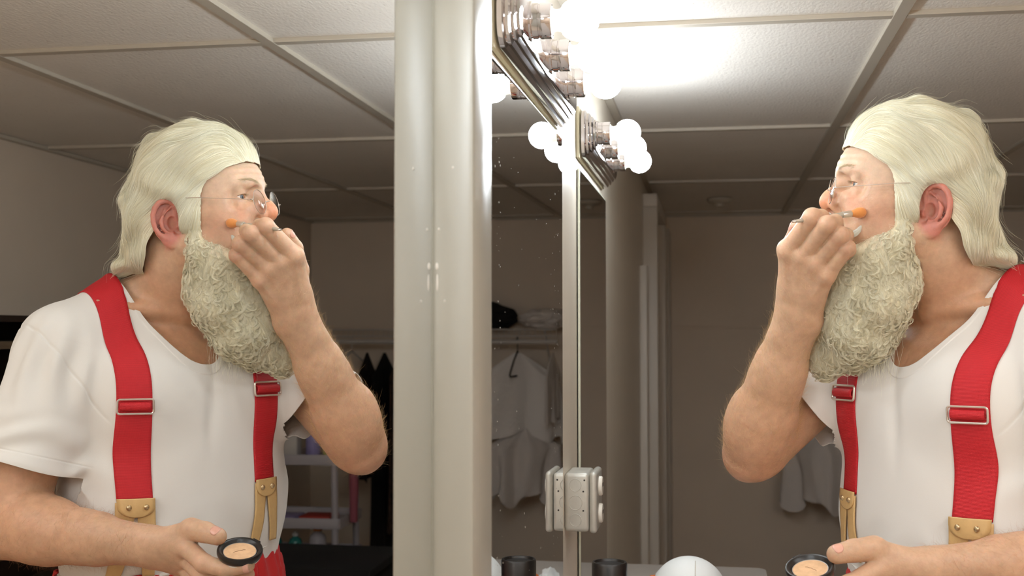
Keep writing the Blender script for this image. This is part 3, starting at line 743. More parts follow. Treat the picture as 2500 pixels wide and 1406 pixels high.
# ------------------------------------------------------------------ T-shirt
HEML = SHL+(ELL-SHL)*.69; AXL = (ELL-SHL)/np.linalg.norm(ELL-SHL)
HEMR = SHR+(ELR-SHR)*.62; AXR = (ELR-SHR)/np.linalg.norm(ELR-SHR)
def neck_cut(q):
    s, t, z = q[..., 0]*1.0, q[..., 1], q[..., 2]
    s = np.where(s > -.006, (s+.006)*(1+.75*np.clip((1.56-z)/.10, 0, 1)), s+.006)
    zf = 1.448+.150*np.clip(np.abs(s)/.112, 0, 1.6)**2.3
    zb = 1.598+.02*np.clip(np.abs(s)/.112, 0, 1.4)**2+np.clip(np.abs(s)-.115, 0, 1)*3
    k = sm01(-t, .11, .185); return (z-(zf*(1-k)+zb*k))*.55
def sleeve_l(P):
    a = s_cap(P, SHL+A3(0, 0, .002), SHL+(ELL-SHL)*.85, .060, .086); return np.maximum(a, (P-HEML)@AXL-.006)
def sleeve_r(P): return np.maximum(s_cap(P, SHR, SHR+(ELR-SHR)*.8, .070, .078), (P-HEMR)@AXR-.010)
def shirt(P):
    q = to_b(P); s, t, z = q[..., 0], q[..., 1], q[..., 2]
    d = torso_b(q, .0085)
    d = smin(d, sleeve_l(P), .040); d = smin(d, sleeve_r(P), .040)
    # soft folds
    w_ = .0024*fnoise(P*A3(1, 1, .8), 30, 11)+.0010*fnoise(P*A3(1, 1, .5), 75, 12)
    # left sleeve: gathers under the shoulder seam and diagonal creases lower down
    rl = P-SHL; al = rl@AXL; ph = np.arctan2(rl@BF, rl@BR*-1.0)
    w_ = w_+.0042*np.sin(ph*11+2.2*np.sin(al*22)+.8)*np.exp(-((al-.045)/.05)**2)*sm01(-s, .15, .19)
    w_ = w_+.0036*np.sin(al*120+ph*3.2+1.5*np.sin(ph*4+al*30))*sm01(al, .10, .16)*sm01(-s, .17, .21)*(1-sm01(al, .19, .215))
    w_ = w_+.0048*np.sin((s*55+z*42)+1.8*np.sin(z*25))*np.exp(-((s+.185)/.045)**2-((z-1.36)/.09)**2)
    w_ = w_+.0036*np.sin(s*48-z*70)*np.exp(-((s+.12)/.06)**2-((z-1.17)/.06)**2)
    w_ = w_+.0024*np.sin(s*60+z*55)*np.exp(-((s-.05)/.09)**2-((z-1.18)/.06)**2)
    w_ = w_-.0040*np.exp(-((s+.004-.02*(z-1.4)*3)/.011)**2)*np.exp(-((z-1.37)/.06)**2)*sm01(t, -.07, -.02)
    rr = P-SHR; ar = rr@AXR; w_ = w_+.0035*np.sin(ar*70+np.arctan2(rr[..., 0], rr[..., 1])*3)*sm01(ar, .05, .11)*sm01(s, .17, .20)
    # seams and ribbed collar
    sl = (s+.25-.63*(1.505-z))*.85; w_ = w_-.0014*np.exp(-(sl/.0022)**2)*sm01(z, 1.35, 1.37)*sm01(-s, .12, .15)
    sr_ = s-.183; w_ = w_-.0012*np.exp(-(sr_/.0022)**2)*sm01(z, 1.36, 1.40)
    nc = neck_cut(q)/.55; w_ = w_+.0010*sm01(nc, -.0175, -.0155)
    hl = (P-HEML)@AXL; w_ = w_-.0009*np.exp(-((hl+.021)/.0014)**2)*sm01(-s, .17, .2)+.0004*sm01(hl, -.021, -.019)*sm01(-s, .17, .2)
    hr = (P-HEMR)@AXR; w_ = w_-.0009*np.exp(-((hr+.019)/.0014)**2)*sm01(s, .17, .2)
    return d-w_
def shirt_cut(P):
    q = to_b(P); s = q[..., 0]
    c_ = neck_cut(q)
    hl = (P-HEML)@AXL + .0025*np.sin(np.arctan2((P-HEML)@BF, (P-HEML)@BR)*3)
    tb = torso_b(q, .0085)
    c_ = np.maximum(c_, np.where((s < -.14) & (sleeve_l(P-AXL*np.clip(hl, 0, .03)[..., None]) < tb+.004), hl, -1))
    hr = (P-HEMR)@AXR+.006*np.sin(np.arctan2((P-HEMR)[..., 0], (P-HEMR)[..., 1])*4)
    c_ = np.maximum(c_, np.where((s > .13) & (sleeve_r(P-AXR*np.clip(hr, 0, .03)[..., None]) < tb+.004), hr, -1))
    return np.maximum(c_, 1.085-P[..., 2])
def clip_mesh(V, T, val):
    ins = val < 0; k = ins[T].sum(1); out = [T[k == 3]]; nv = [V]; base_i = len(V); ed = {}
    newV = []
    def cut(a, b):
        key = (a, b) if a < b else (b, a)
        if key not in ed:
            a_, b_ = key; t = val[a_]/(val[a_]-val[b_]); ed[key] = base_i+len(newV); newV.append(V[a_]*(1-t)+V[b_]*t)
        return ed[key]
    add = []
    for t in T[(k == 1) | (k == 2)]:
        i = ins[t]
        if i.sum() == 1:
            r = int(np.argmax(i)); a, b, c_ = t[r], t[(r+1) % 3], t[(r+2) % 3]; add.append((a, cut(a, b), cut(a, c_)))
        else:
            r = int(np.argmin(i)); a, b, c_ = t[r], t[(r+1) % 3], t[(r+2) % 3]; x, y = cut(a, b), cut(a, c_); add += [(x, b, c_), (x, c_, y)]
    V2 = np.concatenate([V, np.array(newV).reshape(-1, 3)]); T2 = np.concatenate([T[k == 3], np.array(add, int).reshape(-1, 3)])
    u, inv = np.unique(T2, return_inverse=True); return V2[u], inv.reshape(-1, 3)
V, Fq = surface_nets(shirt, (.22, 1.45, 1.06), (1.0, 2.36, 1.68), .0034)
T = tris(Fq)
def rs1(P): q = to_b(P); return (np.abs((P-HEML)@AXL) < .03) & (q[:, 0] < -.17) | (np.abs(neck_cut(q)/.55) < .030) & (P[:, 2] > 1.42) | (np.abs(q[:, 0]+.25-.63*(1.505-q[:, 2])) < .008) & (P[:, 2] > 1.35) | ((q[:, 0] < -.16) & (P[:, 2] < 1.52))
def rs2(P): q = to_b(P); return (np.abs((P-HEML)@AXL+.012) < .016) & (q[:, 0] < -.17) | (np.abs(neck_cut(q)/.55+.012) < .010) & (P[:, 2] > 1.42) | (np.abs(q[:, 0]+.25-.63*(1.505-q[:, 2])) < .005) & (P[:, 2] > 1.35)
V, T = refine(V, T, rs1); V = project(shirt, V, 2); V, T = refine(V, T, rs2); m = rs2(V); V[m] = project(shirt, V[m], 1)
V, T = clip_mesh(V, T, shirt_cut(V))
# side panels of the shirt body seen below the open sleeve hems
side_p = lambda P: torso_b(to_b(P), .0040)
V2, F2 = surface_nets(side_p, (.40, 1.55, 1.08), (.95, 2.25, 1.50), .005); T2 = tris(F2)
def side_cut(P):
    q = to_b(P); hl = (P-HEML)@AXL; hr = (P-HEMR)@AXR
    return np.maximum(np.where(q[:, 0] < 0, np.maximum(q[:, 0]+.13, -.05-hl), np.maximum(.13-q[:, 0], -.05-hr)), 1.09-P[:, 2])
V2, T2 = clip_mesh(V2, T2, side_cut(V2)); T = np.concatenate([T, T2+len(V)]); V = np.concatenate([V, V2])
# drop the torso part that is swallowed between sleeve and body is fine; keep the biggest pieces only
shirt_o = npmesh('tshirt', V, T, M_shirt, man)
md = shirt_o.modifiers.new('cloth_thickness', 'SOLIDIFY'); md.thickness = .0016; md.offset = -1

# ------------------------------------------------------------------ trousers and shoes (below the frame, kept simple but whole)
def trousers(P):
    q = to_b(P); q2 = q.copy(); q2[..., 0] = np.abs(q2[..., 0])
    d = s_ell(q, (0, -.135, 1.045), (.200, .147, .20))
    d = smin(d, s_cap(q2, (.085, -.14, .95), (.115, -.13, .50), .105, .085), .05); d = smin(d, s_cap(q2, (.115, -.13, .50), (.125, -.145, .06), .085, .075), .02)
    ph = np.arctan2(q[..., 0], q[..., 1]+.135)
    g = np.clip((q[..., 2]-1.0)/.13, 0, 1)
    return d-.0036*np.sin(ph*46+3*np.sin(ph*5)+1.5*np.sin(ph*11))*g-.003*fnoise(P*A3(1, 1, .5), 40, 4)
def tr_cut(P):
    q = to_b(P); ph = np.arctan2(q[..., 0], q[..., 1]+.135)
    return np.maximum(q[..., 2]-(1.131+.10*q[..., 0]+.002*np.sin(ph*23+2*np.sin(ph*5))), .05-q[..., 2])
V, Fq = surface_nets(trousers, (.25, 1.5, .0), (1.05, 2.35, 1.27), .006); T = tris(Fq); V = project(trousers, V, 1); V, T = clip_mesh(V, T, tr_cut(V))
tr = npmesh('trousers', V, T, M_trouser, man); md = tr.modifiers.new('t', 'SOLIDIFY'); md.thickness = .002; md.offset = 1
bm = bmesh.new(); pts = []
for i in range(140):
    ph = 2*math.pi*i/140; sx, tx = math.sin(ph)*.190, math.cos(ph)*.138-.135; r_ = .985
    p = bw(sx*r_, -.135+(tx+.135)*r_, 1.126+.10*sx+.002*math.sin(ph*23+2*math.sin(ph*5))); pts.append(p)
tube(bm, pts, .0042, 6, closed=True); obj('waist_lining', bm, M_elastic, tr)
for s in (-1, 1):
    bm = bmesh.new()
    bmesh.ops.create_uvsphere(bm, u_segments=24, v_segments=14, radius=1)
    for v in bm.verts:
        v.co = Vector(bw(s*.125, -.07, .045)) + Vector(BR)*v.co.x*.05 + Vector(BF)*v.co.y*.145 + Vector((0, 0, 1))*max(v.co.z*.06, -.043)
    obj('boot', bm, M_dark, man)
# ------------------------------------------------------------------ suspenders
def on_shirt_front(s, z, off):
    O = np.array([bw(a, .22, b) for a, b in zip(np.ravel(s), np.ravel(z))]); return raymarch(shirt, O, np.tile(-BF, (len(O), 1)), .6, off)
def grid_mesh(name, P, m, parent, uv=None, solid=.0014, closed=False, cols=None):
    n, k = P.shape[:2]; F = np.array([[i*k+j, i*k+j+1, (i+1)*k+j+1, (i+1)*k+j] for i in range(n-1) for j in range(k-1)])
    o = npmesh(name, P.reshape(-1, 3), F, m, parent, cols=cols)
    if uv is not None:
        l = o.data.uv_layers.new(name='UVMap'); l.data.foreach_set('uv', uv.reshape(-1, 2)[F.ravel()].astype(np.float32).ravel())
    if solid: md = o.modifiers.new('thickness', 'SOLIDIFY'); md.thickness = solid; md.offset = 1
    return o
def strap(sf, z0, name, back_s):
    """sf(z) -> lateral centre; front from z0 up to 1.50, over the shoulder, down the back"""
    wd = np.linspace(-.0238, .0238, 11); rows = []; us = []; L = 0; prev = None
    for z in np.linspace(z0, 1.475, 46):
        p = on_shirt_front(sf(z)+wd, np.full(11, z), .0012)
        # a taut strap bridges small hollows: keep cross-section straight
        rows.append(p)
    ctr_t, ctr_z = -.145, 1.44
    a0 = math.atan2(1.475-ctr_z, .12)
    for a in np.linspace(math.radians(18), math.radians(172), 46):
        c_ = sf(1.6)*(1-sm01(a, 1.8, 3.0)) + back_s*sm01(a, 1.8, 3.0)
        O = np.array([bw(c_+x, ctr_t+.32*math.cos(a), ctr_z+.32*math.sin(a)) for x in wd]); Dn = -(math.cos(a)*BF+math.sin(a)*A3(0, 0, 1))
        rows.append(raymarch(shirt, O, np.tile(Dn, (11, 1)), .31, .0012))
    for z in np.linspace(1.40, 1.13, 24):
        c_ = back_s*(.25+.75*(z-1.13)/.27)+.0*z
        O = np.array([bw(c_+x, -.45, z) for x in wd]); rows.append(raymarch(shirt, O, np.tile(BF, (11, 1)), .6, .0012))
    P = np.array(rows)
    # smooth along the length
    for _ in range(14): P[1:-1] = (P[:-2]+2*P[1:-1]+P[2:])/4
    P[:, 1:-1] = (P[:, :-2]+2*P[:, 1:-1]+P[:, 2:])/4
    for _ in range(4):
        Q = P.reshape(-1, 3); dd = shirt(Q); gg = grad(shirt, Q); gg /= np.linalg.norm(gg, axis=1, keepdims=True); Q = Q+gg*np.clip(.0016-dd, 0, .004)[:, None]; P = Q.reshape(P.shape)
        P[:, 1:-1] = (P[:, :-2]+4*P[:, 1:-1]+P[:, 2:])/6 if _ < 3 else P[:, 1:-1]
    d = np.linalg.norm(np.diff(P[:, 5], axis=0), axis=1); L = np.concatenate([[0], np.cumsum(d)])
    uv = np.stack([np.tile(wd*1.0, (len(P), 1)), np.tile(L[:, None], (1, 11))], -1)
    return P, uv
NS = lambda z: -.124-.006*np.clip((z-1.237)/.15, 0, 1)-.004*sm01(z, 1.42, 1.6)
FS = lambda z: .101-.005*np.clip((z-1.25)/.15, 0, 1)+.016*sm01(z, 1.42, 1.6)
def suspender(sf, z0, zb, back_s, lab, zleg, legs=True):
    P, uv = strap(sf, z0, '', back_s)
    st = grid_mesh('suspender', P, M_web, man, uv)
    st['label'] = lab
    zz = P[:, 5, 2]; i = int(np.argmin(np.abs(zz[:46]-zb)))
    c = P[i, 5]; X = P[i, 10]-P[i, 0]; X /= np.linalg.norm(X); Y = P[i+3, 5]-P[i-3, 5]; Y /= np.linalg.norm(Y); N = np.cross(X, Y); N /= np.linalg.norm(N)
    if N@BF < 0: N = -N
    # sliding buckle: rounded wire frame, with the webbing rolled over its bar
    bm = bmesh.new(); hw_, hh, cr = .0268, .0112, .004; pts = []
    for (sx, sy, a0) in ((1, 1, 0), (-1, 1, 90), (-1, -1, 180), (1, -1, 270)):
        for j in range(6):
            a = math.radians(a0+90*j/5); pts.append(c+X*(sx*(hw_-cr)+cr*math.cos(a))+Y*(sy*(hh-cr)+cr*math.sin(a))+N*.0040)
    tube(bm, pts, .0017, 8, closed=True); bk = obj('buckle', bm, M_silver, st)
    rows = []; ang = np.linspace(-.35, math.pi+.35, 13)
    for a in ang: rows.append([c+X*x+Y*(.0058*math.cos(a))+N*(.0022+.0042*math.sin(a)) for x in np.linspace(-.0232, .0232, 9)])
    R_ = np.array(rows); ruv = np.stack([np.tile(np.linspace(-.0232, .0232, 9), (13, 1)), np.tile((ang*.006)[:, None], (1, 9))], -1)
    grid_mesh('webbing_roll', R_, M_web, bk, ruv, .0012)
    # leather end: folded tab, two rivets, two button legs
    zt = z0+.004
    def leaf(z_hi, z_lo, fc, fw, n=14, off=.0045, name='leather_tab', pr=None):
        rows = []
        for k_ in range(n):
            t = k_/(n-1); z = z_hi+(z_lo-z_hi)*t; w_ = fw(t); cc_ = fc(t)
            rows.append(on_shirt_front(cc_+np.linspace(-w_, w_, 9), np.full(9, z), off))
        Pm = np.array(rows); Pm[:, 1:-1] = (Pm[:, :-2]+2*Pm[:, 1:-1]+Pm[:, 2:])/4
        for _ in range(3): Pm[1:-1] = (Pm[:-2]+2*Pm[1:-1]+Pm[2:])/4
        return grid_mesh(name, Pm, M_gold, pr or st, None, .0022)
    c0 = sf(z0)
    tab = leaf(zt, zt-.029, lambda t: c0, lambda t: .0250 if t < .35 else .0250*math.sqrt(max(.02, 1-((t-.35)/.66)**2.6)), 18, .0052)
    for sx in (-1, 1):
        leaf(zt-.006, zleg, lambda t: c0+sx*(.0125+.010*t), lambda t: .0135*(1-.35*t), 26, .0030, 'button_leg', tab)
        p = on_shirt_front(np.array([c0+sx*.0118]), np.array([zt-.0135]), .0078)[0]
        bm = bmesh.new(); lathe(bm, [(.0046, -.001), (.0045, .0006), (.0036, .0017), (.0018, .0023), (.0002, .0025)], p, BF, 20, cap=False); obj('rivet', bm, M_brass, tab)
    return st
suspender(NS, 1.2385, 1.388, -.02, 'red suspender over his left shoulder', 1.120)
suspender(FS, 1.252, 1.408, .02, 'red suspender over his right shoulder', 1.150)

# ------------------------------------------------------------------ eyeglasses
M_wire = mat('silver_wire', (0.80, 0.74, 0.68, 1), .18, 1.0)
M_lens = bpy.data.materials.new('thin_clear_lens'); M_lens.use_nodes = True
nt = M_lens.node_tree; b = nt.nodes['Principled BSDF']; b.inputs['Roughness'].default_value = 0.0
tr_ = nt.nodes.new('ShaderNodeBsdfTransparent'); gl = nt.nodes.new('ShaderNodeBsdfGlossy'); gl.inputs['Roughness'].default_value = .02; fr = nt.nodes.new('ShaderNodeFresnel'); fr.inputs['IOR'].default_value = 1.6
tr_.inputs[0].default_value = (.93, .92, .95, 1)
ms = nt.nodes.new('ShaderNodeMixShader'); nt.links.new(fr.outputs[0], ms.inputs[0]); nt.links.new(tr_.outputs[0], ms.inputs[1]); nt.links.new(gl.outputs[0], ms.inputs[2])
nt.links.new(ms.outputs[0], nt.nodes['Material Output'].inputs['Surface'])
gls = thing('eyeglasses', 'round thin wire eyeglasses low on the man\'s nose', 'eyeglasses', (.443, 1.843, 1.706))
G0 = A3(.443, 1.843, 1.706)
tl = math.radians(12); GU = A3(math.sin(tl)*1.0, 0, math.cos(tl)); 
for s, zoff in ((-1, 0), (1, .004)):
    cc = A3(.0, s*.0330, .0015+ (0.004 if s > 0 else 0)); X = A3(-.10*-1, s*1.0, 0); X = A3(.06, s, 0); X /= np.linalg.norm(X)
    pts = [cc+X*(.0225*math.cos(a))+GU*(.0198*math.sin(a)) for a in np.linspace(0, 2*math.pi, 40, endpoint=False)]
    bm = bmesh.new(); tube(bm, pts, .00055, 8, closed=True); rim = obj('rim', bm, M_wire, gls)
    bm = bmesh.new(); nrm = np.cross(X, GU); nrm *= -np.sign(nrm[0]); 
    rings = [[bm.verts.new(cc+X*(.0225*r_*math.cos(a))+GU*(.0198*r_*math.sin(a))+nrm*(.0022*(1-r_*r_))) for a in np.linspace(0, 2*math.pi, 40, endpoint=False)] for r_ in (1, .75, .5, .25, .02)]
    for A_, B_ in zip(rings, rings[1:]):
        for k in range(40): bm.faces.new((A_[k], A_[(k+1) % 40], B_[(k+1) % 40], B_[k]))
    bm.faces.new(rings[-1]); obj('lens', bm, M_lens, gls)
    hp = cc+X*.0228+GU*.001
    bm = bmesh.new(); tube(bm, [hp, hp+A3(-.001, s*.004, 0), hp+A3(.002, s*.0075, .0)], [.0009, .0010, .0009], 8); bmesh.ops.create_uvsphere(bm, u_segments=10, v_segments=8, radius=.0017, matrix=Matrix.Translation(Vector(hp+A3(0, s*.0045, 0)))); obj('hinge', bm, M_wire, gls)
    a = hp+A3(.002, s*.0075, 0); e = A3(.526-.443, s*(.083), 1.7105-1.706)
    bm = bmesh.new(); tube(bm, [a, a*(.5)+e*.5+A3(0, s*.001, 0), e, e+A3(.020, s*.0005, .0)], .0006, 8); obj('temple_arm', bm, M_wire, gls)
    bm = bmesh.new(); pd = cc-X*.0195+A3(.003, 0, -.004)
    tube(bm, [cc-X*.0218+A3(0, 0, .002), cc-X*.020+A3(.004, 0, .0), pd], .00035, 6)
    bmesh.ops.create_uvsphere(bm, u_segments=12, v_segments=8, radius=1, matrix=Matrix.Translation(Vector(pd)) @ Matrix.Diagonal((.0032, .0012, .005, 1))); obj('nose_pad', bm, M_wire, gls)
bm = bmesh.new(); tube(bm, [A3(.0007, -.0110, .003), A3(-.0030, -.005, .0055), A3(-.004, 0, .0062), A3(-.0030, .005, .0070), A3(.0007, .0110, .006)], .0008, 8); obj('bridge', bm, M_wire, gls)

# ------------------------------------------------------------------ make-up brush and compact (held, so things of their own)
M_acryl = mat('clear_brush_handle', srgb(200, 188, 168), .15, spec=.6, trans=.35)
M_brist = mat('orange_bristle', srgb(214, 136, 66), .75, bump=(600, .4, .001), sheen=.3)
B0, B1 = A3(.3850, 1.7412, 1.6568), A3(.4800, 1.8090, 1.6720)
_p = raymarch(body, np.array([[.4800, 1.70, 1.6720]]), np.array([[0., 1., 0.]]), .3)[0]
B1 = A3(.4800, _p[1]-.0065, 1.6720)
ax = (B1-B0)/np.linalg.norm(B1-B0)
br = thing('makeup_brush', 'short makeup brush with a clear handle and orange bristles against his cheek', 'makeup brush', tuple(B0))
bm = bmesh.new(); Lh = np.linalg.norm(B1-B0)
lathe(bm, [(.0004, -.001), (.0020, 0), (.0028, .006), (.0034, .03), (.0036, .06), (.0040, .085), (.0042, Lh-.026)], (0, 0, 0), ax, 20); obj('handle', bm, M_acryl, br)
bm = bmesh.new(); lathe(bm, [(.0044, Lh-.030), (.0046, Lh-.029), (.0048, Lh-.016), (.0044, Lh-.0155)], (0, 0, 0), ax, 24); obj('ferrule', bm, M_silver, br)
bm = bmesh.new(); prof = [(.0040, Lh-.0165), (.0052, Lh-.012), (.0074, Lh-.006), (.0080, Lh-.001), (.0074, Lh+.003), (.0055, Lh+.0058), (.001, Lh+.0066)]
lathe(bm, prof, (0, 0, 0), ax, 36, cap=False); hd = obj('bristle_head', bm, M_brist, br)
tip_o = bmesh.new(); lathe(tip_o, [(.0001, -.0055), (.0016, -.0045), (.0022, -.002), (.0023, .0)], (0, 0, 0), ax, 14); obj('metal_tail', tip_o, M_wire, br)

CN = A3(-.14, -.33, .93); CN /= np.linalg.norm(CN); CC = A3(.3905, 1.611, 1.1945)
cp = thing('powder_compact', 'open round black compact of tan pressed powder in his left hand', 'compact', tuple(CC))
bm = bmesh.new(); lathe(bm, [(.0, -.0128), (.0255, -.0128), (.0285, -.0120), (.0285, -.0107), (.0, -.0107)], (0, 0, 0), CN, 48, cap=False); obj('pale_base', bm, M_elastic, cp)
bm = bmesh.new(); lathe(bm, [(.001, -.0105), (.0270, -.0105), (.0300, -.0085), (.0318, -.004), (.0318, -.0005), (.0310, .0018), (.0290, .0022), (.0272, .0012), (.0245, -.0025), (.0232, -.0042), (.001, -.0042)], (0, 0, 0), CN, 64, cap=False); obj('case', bm, M_dark, cp, angle=50)
M_powder = mat('tan_pressed_powder', srgb(212, 170, 130), .9, var=(120, .10), bump=(300, .3, .0006))
bm = bmesh.new(); lathe(bm, [(.00001, -.0030), (.018, -.0028), (.0222, -.0028), (.0228, -.0040)], (0, 0, 0), CN, 56, cap=False); pw = obj('powder_pan', bm, M_powder, cp)
M_pring = mat('pan_rim_metal', srgb(190, 186, 180), .3, .6)
bm = bmesh.new(); cx_ = np.cross(CN, A3(0, 1, 0)); cx_ /= np.linalg.norm(cx_); cy_ = np.cross(CN, cx_)
tube(bm, [CN*-.0030+cx_*(.0228*math.cos(a))+cy_*(.0228*math.sin(a)) for a in np.linspace(0, 2*math.pi, 48, endpoint=False)], .0005, 6, closed=True); obj('pan_rim', bm, M_pring, cp)
M_crack = mat('powder_crack', srgb(120, 78, 46), .9)
bm = bmesh.new(); e1 = A3(1, 0, 0)-CN*CN[0]; e1 /= np.linalg.norm(e1); e2 = np.cross(CN, e1)
tube(bm, [CN*-.0027+e1*x+e2*y for x, y in ((-.006, .006), (-.003, .0055), (-.001, .003), (.002, .0015), (.0035, -.001), (.006, -.003), (.0075, -.006))], .00022, 5); obj('engraved_mark', bm, M_crack, pw)
bm = bmesh.new(); hpos = -cx_*0+A3(-.012, .0285, .0)+0; hpos = hpos-CN*(hpos@CN); hpos *= .0315/np.linalg.norm(hpos); t_ = np.cross(CN, hpos/np.linalg.norm(hpos))
tube(bm, [hpos-t_*.006, hpos+t_*.006], .0022, 10); obj('case_hinge', bm, M_dark, cp)
# ------------------------------------------------------------------ wig, beard, brows, body hair
RS = np.random.RandomState(7)
def strands(name, P, rad, m, parent, cols, sides=3):
    """P (N, K, 3) polylines, rad (N, K) radii -> one mesh of fine tapered tubes"""
    N, K = P.shape[:2]; T_ = np.gradient(P, axis=1); T_ /= np.linalg.norm(T_, axis=2, keepdims=True)+1e-12
    up = np.array([.31, .52, .79]); X = np.cross(T_, up); X /= np.linalg.norm(X, axis=2, keepdims=True)+1e-9; Y = np.cross(T_, X)
    ang = np.arange(sides)*2*math.pi/sides
    V = P[:, :, None, :] + rad[:, :, None, None]*(X[:, :, None, :]*np.cos(ang)[None, None, :, None]+Y[:, :, None, :]*np.sin(ang)[None, None, :, None])
    idx = np.arange(N*K*sides).reshape(N, K, sides)
    a = idx[:, :-1, :]; b_ = np.roll(idx, -1, axis=2)[:, :-1, :]; c_ = np.roll(idx, -1, axis=2)[:, 1:, :]; d_ = idx[:, 1:, :]
    F = np.stack([a, b_, c_, d_], -1).reshape(-1, 4)
    C4 = np.ones((N, K, sides, 4), np.float32); C4[..., :3] = cols[:, :, None, :]
    return npmesh(name, V.reshape(-1, 3), F, m, parent, cols=C4.reshape(-1, 4))
def sample_faces(V, T, n, rs, dens=None):
    a, b_, c_ = V[T[:, 0]], V[T[:, 1]], V[T[:, 2]]; A_ = np.linalg.norm(np.cross(b_-a, c_-a), axis=1)
    if dens is not None: A_ = A_*dens((a+b_+c_)/3)
    i = rs.choice(len(T), n, p=A_/A_.sum()); u, v = rs.rand(2, n); f = u+v > 1; u[f], v[f] = 1-u[f], 1-v[f]
    return a[i]+(b_-a)[i]*u[:, None]+(c_-a)[i]*v[:, None]
# ---- wig volume (head frame)
HLU = np.array([-.03, 0, .013, .040, .0556, .064, .070, .0735, .079, .084]); HLF = np.array([.041, .046, .050, .0575, .070, .082, .096, .108, .1255, .30])
def wig(P):
    h = to_h(P); q = h.copy(); q[:, 1] = np.abs(q[:, 1])
    d = s_ell(q, (.011, 0, .058), (.108, .0885, .1135))
    d = smin(d, s_ell(q, (.050, 0, .075), (.0785, .068, .086)), .02)
    d = smin(d, s_ell(q, (-.042, 0, .012), (.062, .084, .092)), .03)
    d = smin(d, s_ell(q, (-.074, .0, -.026), (.044, .068, .034)), .02)
    d = smin(d, s_ell(q, (-.108, .0, -.041), (.032, .052, .016)), .015)
    d = smin(d, s_ell(q, (.029, .068, .015), (.022, .0145, .046)), .012)
    # big soft waves
    ph = 62*(-h[:, 0])+18*np.sin(h[:, 2]*38+h[:, 1]*9)*.12+1.8*fnoise(h, 22, 21)
    d = d-.0042*np.sin(ph*1.15+h[:, 2]*22)*sm01(-h[:, 0], -.09, .0)-.0026*fnoise(h*A3(.5, 1.3, 1.3), 75, 22)
    return d
def wig_mask(P):        # >0 where the wig covers
    h = to_h(P); f, l, u = h[:, 0], np.abs(h[:, 1]), h[:, 2]
    a = np.interp(u, HLU, HLF)-f+.0016*fnoise(h, 420, 5)
    # lower edge: sideburn in front of the ear, nape behind it
    low_back = np.interp(u, [-.075, -.056, -.018, 0.0], [-.098, -.080, -.045, -.026])-f
    side = np.minimum(f-.017, u+.040)
    low = np.where(u < .002, np.maximum(low_back, side), .05)
    E = np.sqrt((((P-EARC)*A3(1, 0, 1)/A3(.0235, 1, .0365))**2).sum(1)); Pm = P.copy(); Pm[:, 1] = 2*HO[1]-Pm[:, 1]
    ear_ = (E-1)*.02+.0006
    m_ = np.minimum(np.minimum(a, low), np.where(l > .045, ear_, .05))
    return np.minimum(m_, u+.055+.006*fnoise(h, 130, 9))
V, Fq = surface_nets(wig, tuple(HO-A3(.16, .12, .13)), tuple(HO+A3(.17, .12, .21)), .003)
T = tris(Fq); V, T = refine(V, T, lambda P: np.abs(wig_mask(P)) < .006); WV, WT = clip_mesh(V, T, -wig_mask(V))
PALE, WARM = np.array([1.0, .965, .80]), np.array([.96, .865, .60])
wc = np.ones((len(WV), 4)); tt = np.clip(.55+.5*fnoise(WV, 45, 8), 0, 1)[:, None]; wc[:, :3] = (PALE*tt+WARM*(1-tt))*.80
wig_o = npmesh('hair', WV, WT, M_hairb, man, cols=wc); wig_o['label'] = 'swept-back platinum wig'
md = wig_o.modifiers.new('t', 'SOLIDIFY'); md.thickness = .0012; md.offset = -1
def wgrad(P): g = grad(wig, P, .0015); return g/(np.linalg.norm(g, axis=1, keepdims=True)+1e-9)
def flow(P, ph):
    h = to_h(P); f, l, u = h[:, 0], h[:, 1], h[:, 2]; sg = np.sign(l)
    D = np.stack([-np.ones_like(f), .10*sg, -.15-.55*sm01(np.abs(l), .03, .085)], -1)
    back = sm01(-f, .02, .09)[:, None]; D = D*(1-back)+np.array([-.15, 0, -1.0])*back
    front = (sm01(f, .085, .12)*sm01(.05-np.abs(l), -.02, .03))[:, None]; D = D*(1-front)+np.array([-.5, 0, .9])*front
    sb = (sm01(-u, -.045, -.005)*sm01(f, -.005, .015))[:, None]; D = D*(1-sb)+np.array([-.10, 0, -1.0])*sb
    over = (sm01(np.abs(l), .05, .075)*sm01(u, .02, .05)*sm01(.05-f, -.02, .02)*sm01(f, -.06, -.02))[:, None]; D = D*(1-over*.5)+np.array([-.8, 0, -.75])*over*.5
    nape = sm01(-u, .02, .055)[:, None]*sm01(-f, .03, .06)[:, None]; D = D*(1-nape*.7)+np.array([-.75, .15, -.65])*nape*.7*np.stack([np.ones_like(sg), sg, np.ones_like(sg)], -1)
    nz = np.stack([fnoise(h, 38, 31), fnoise(h, 34, 32), fnoise(h, 40, 33)], -1)*1.15+.40*np.stack([fnoise(h, 120, 34), fnoise(h, 110, 35), fnoise(h, 130, 36)], -1)
    D = D+nz*.62
    W_ = D[:, :1]*HF+D[:, 1:2]*HL+D[:, 2:]*HU
    return W_
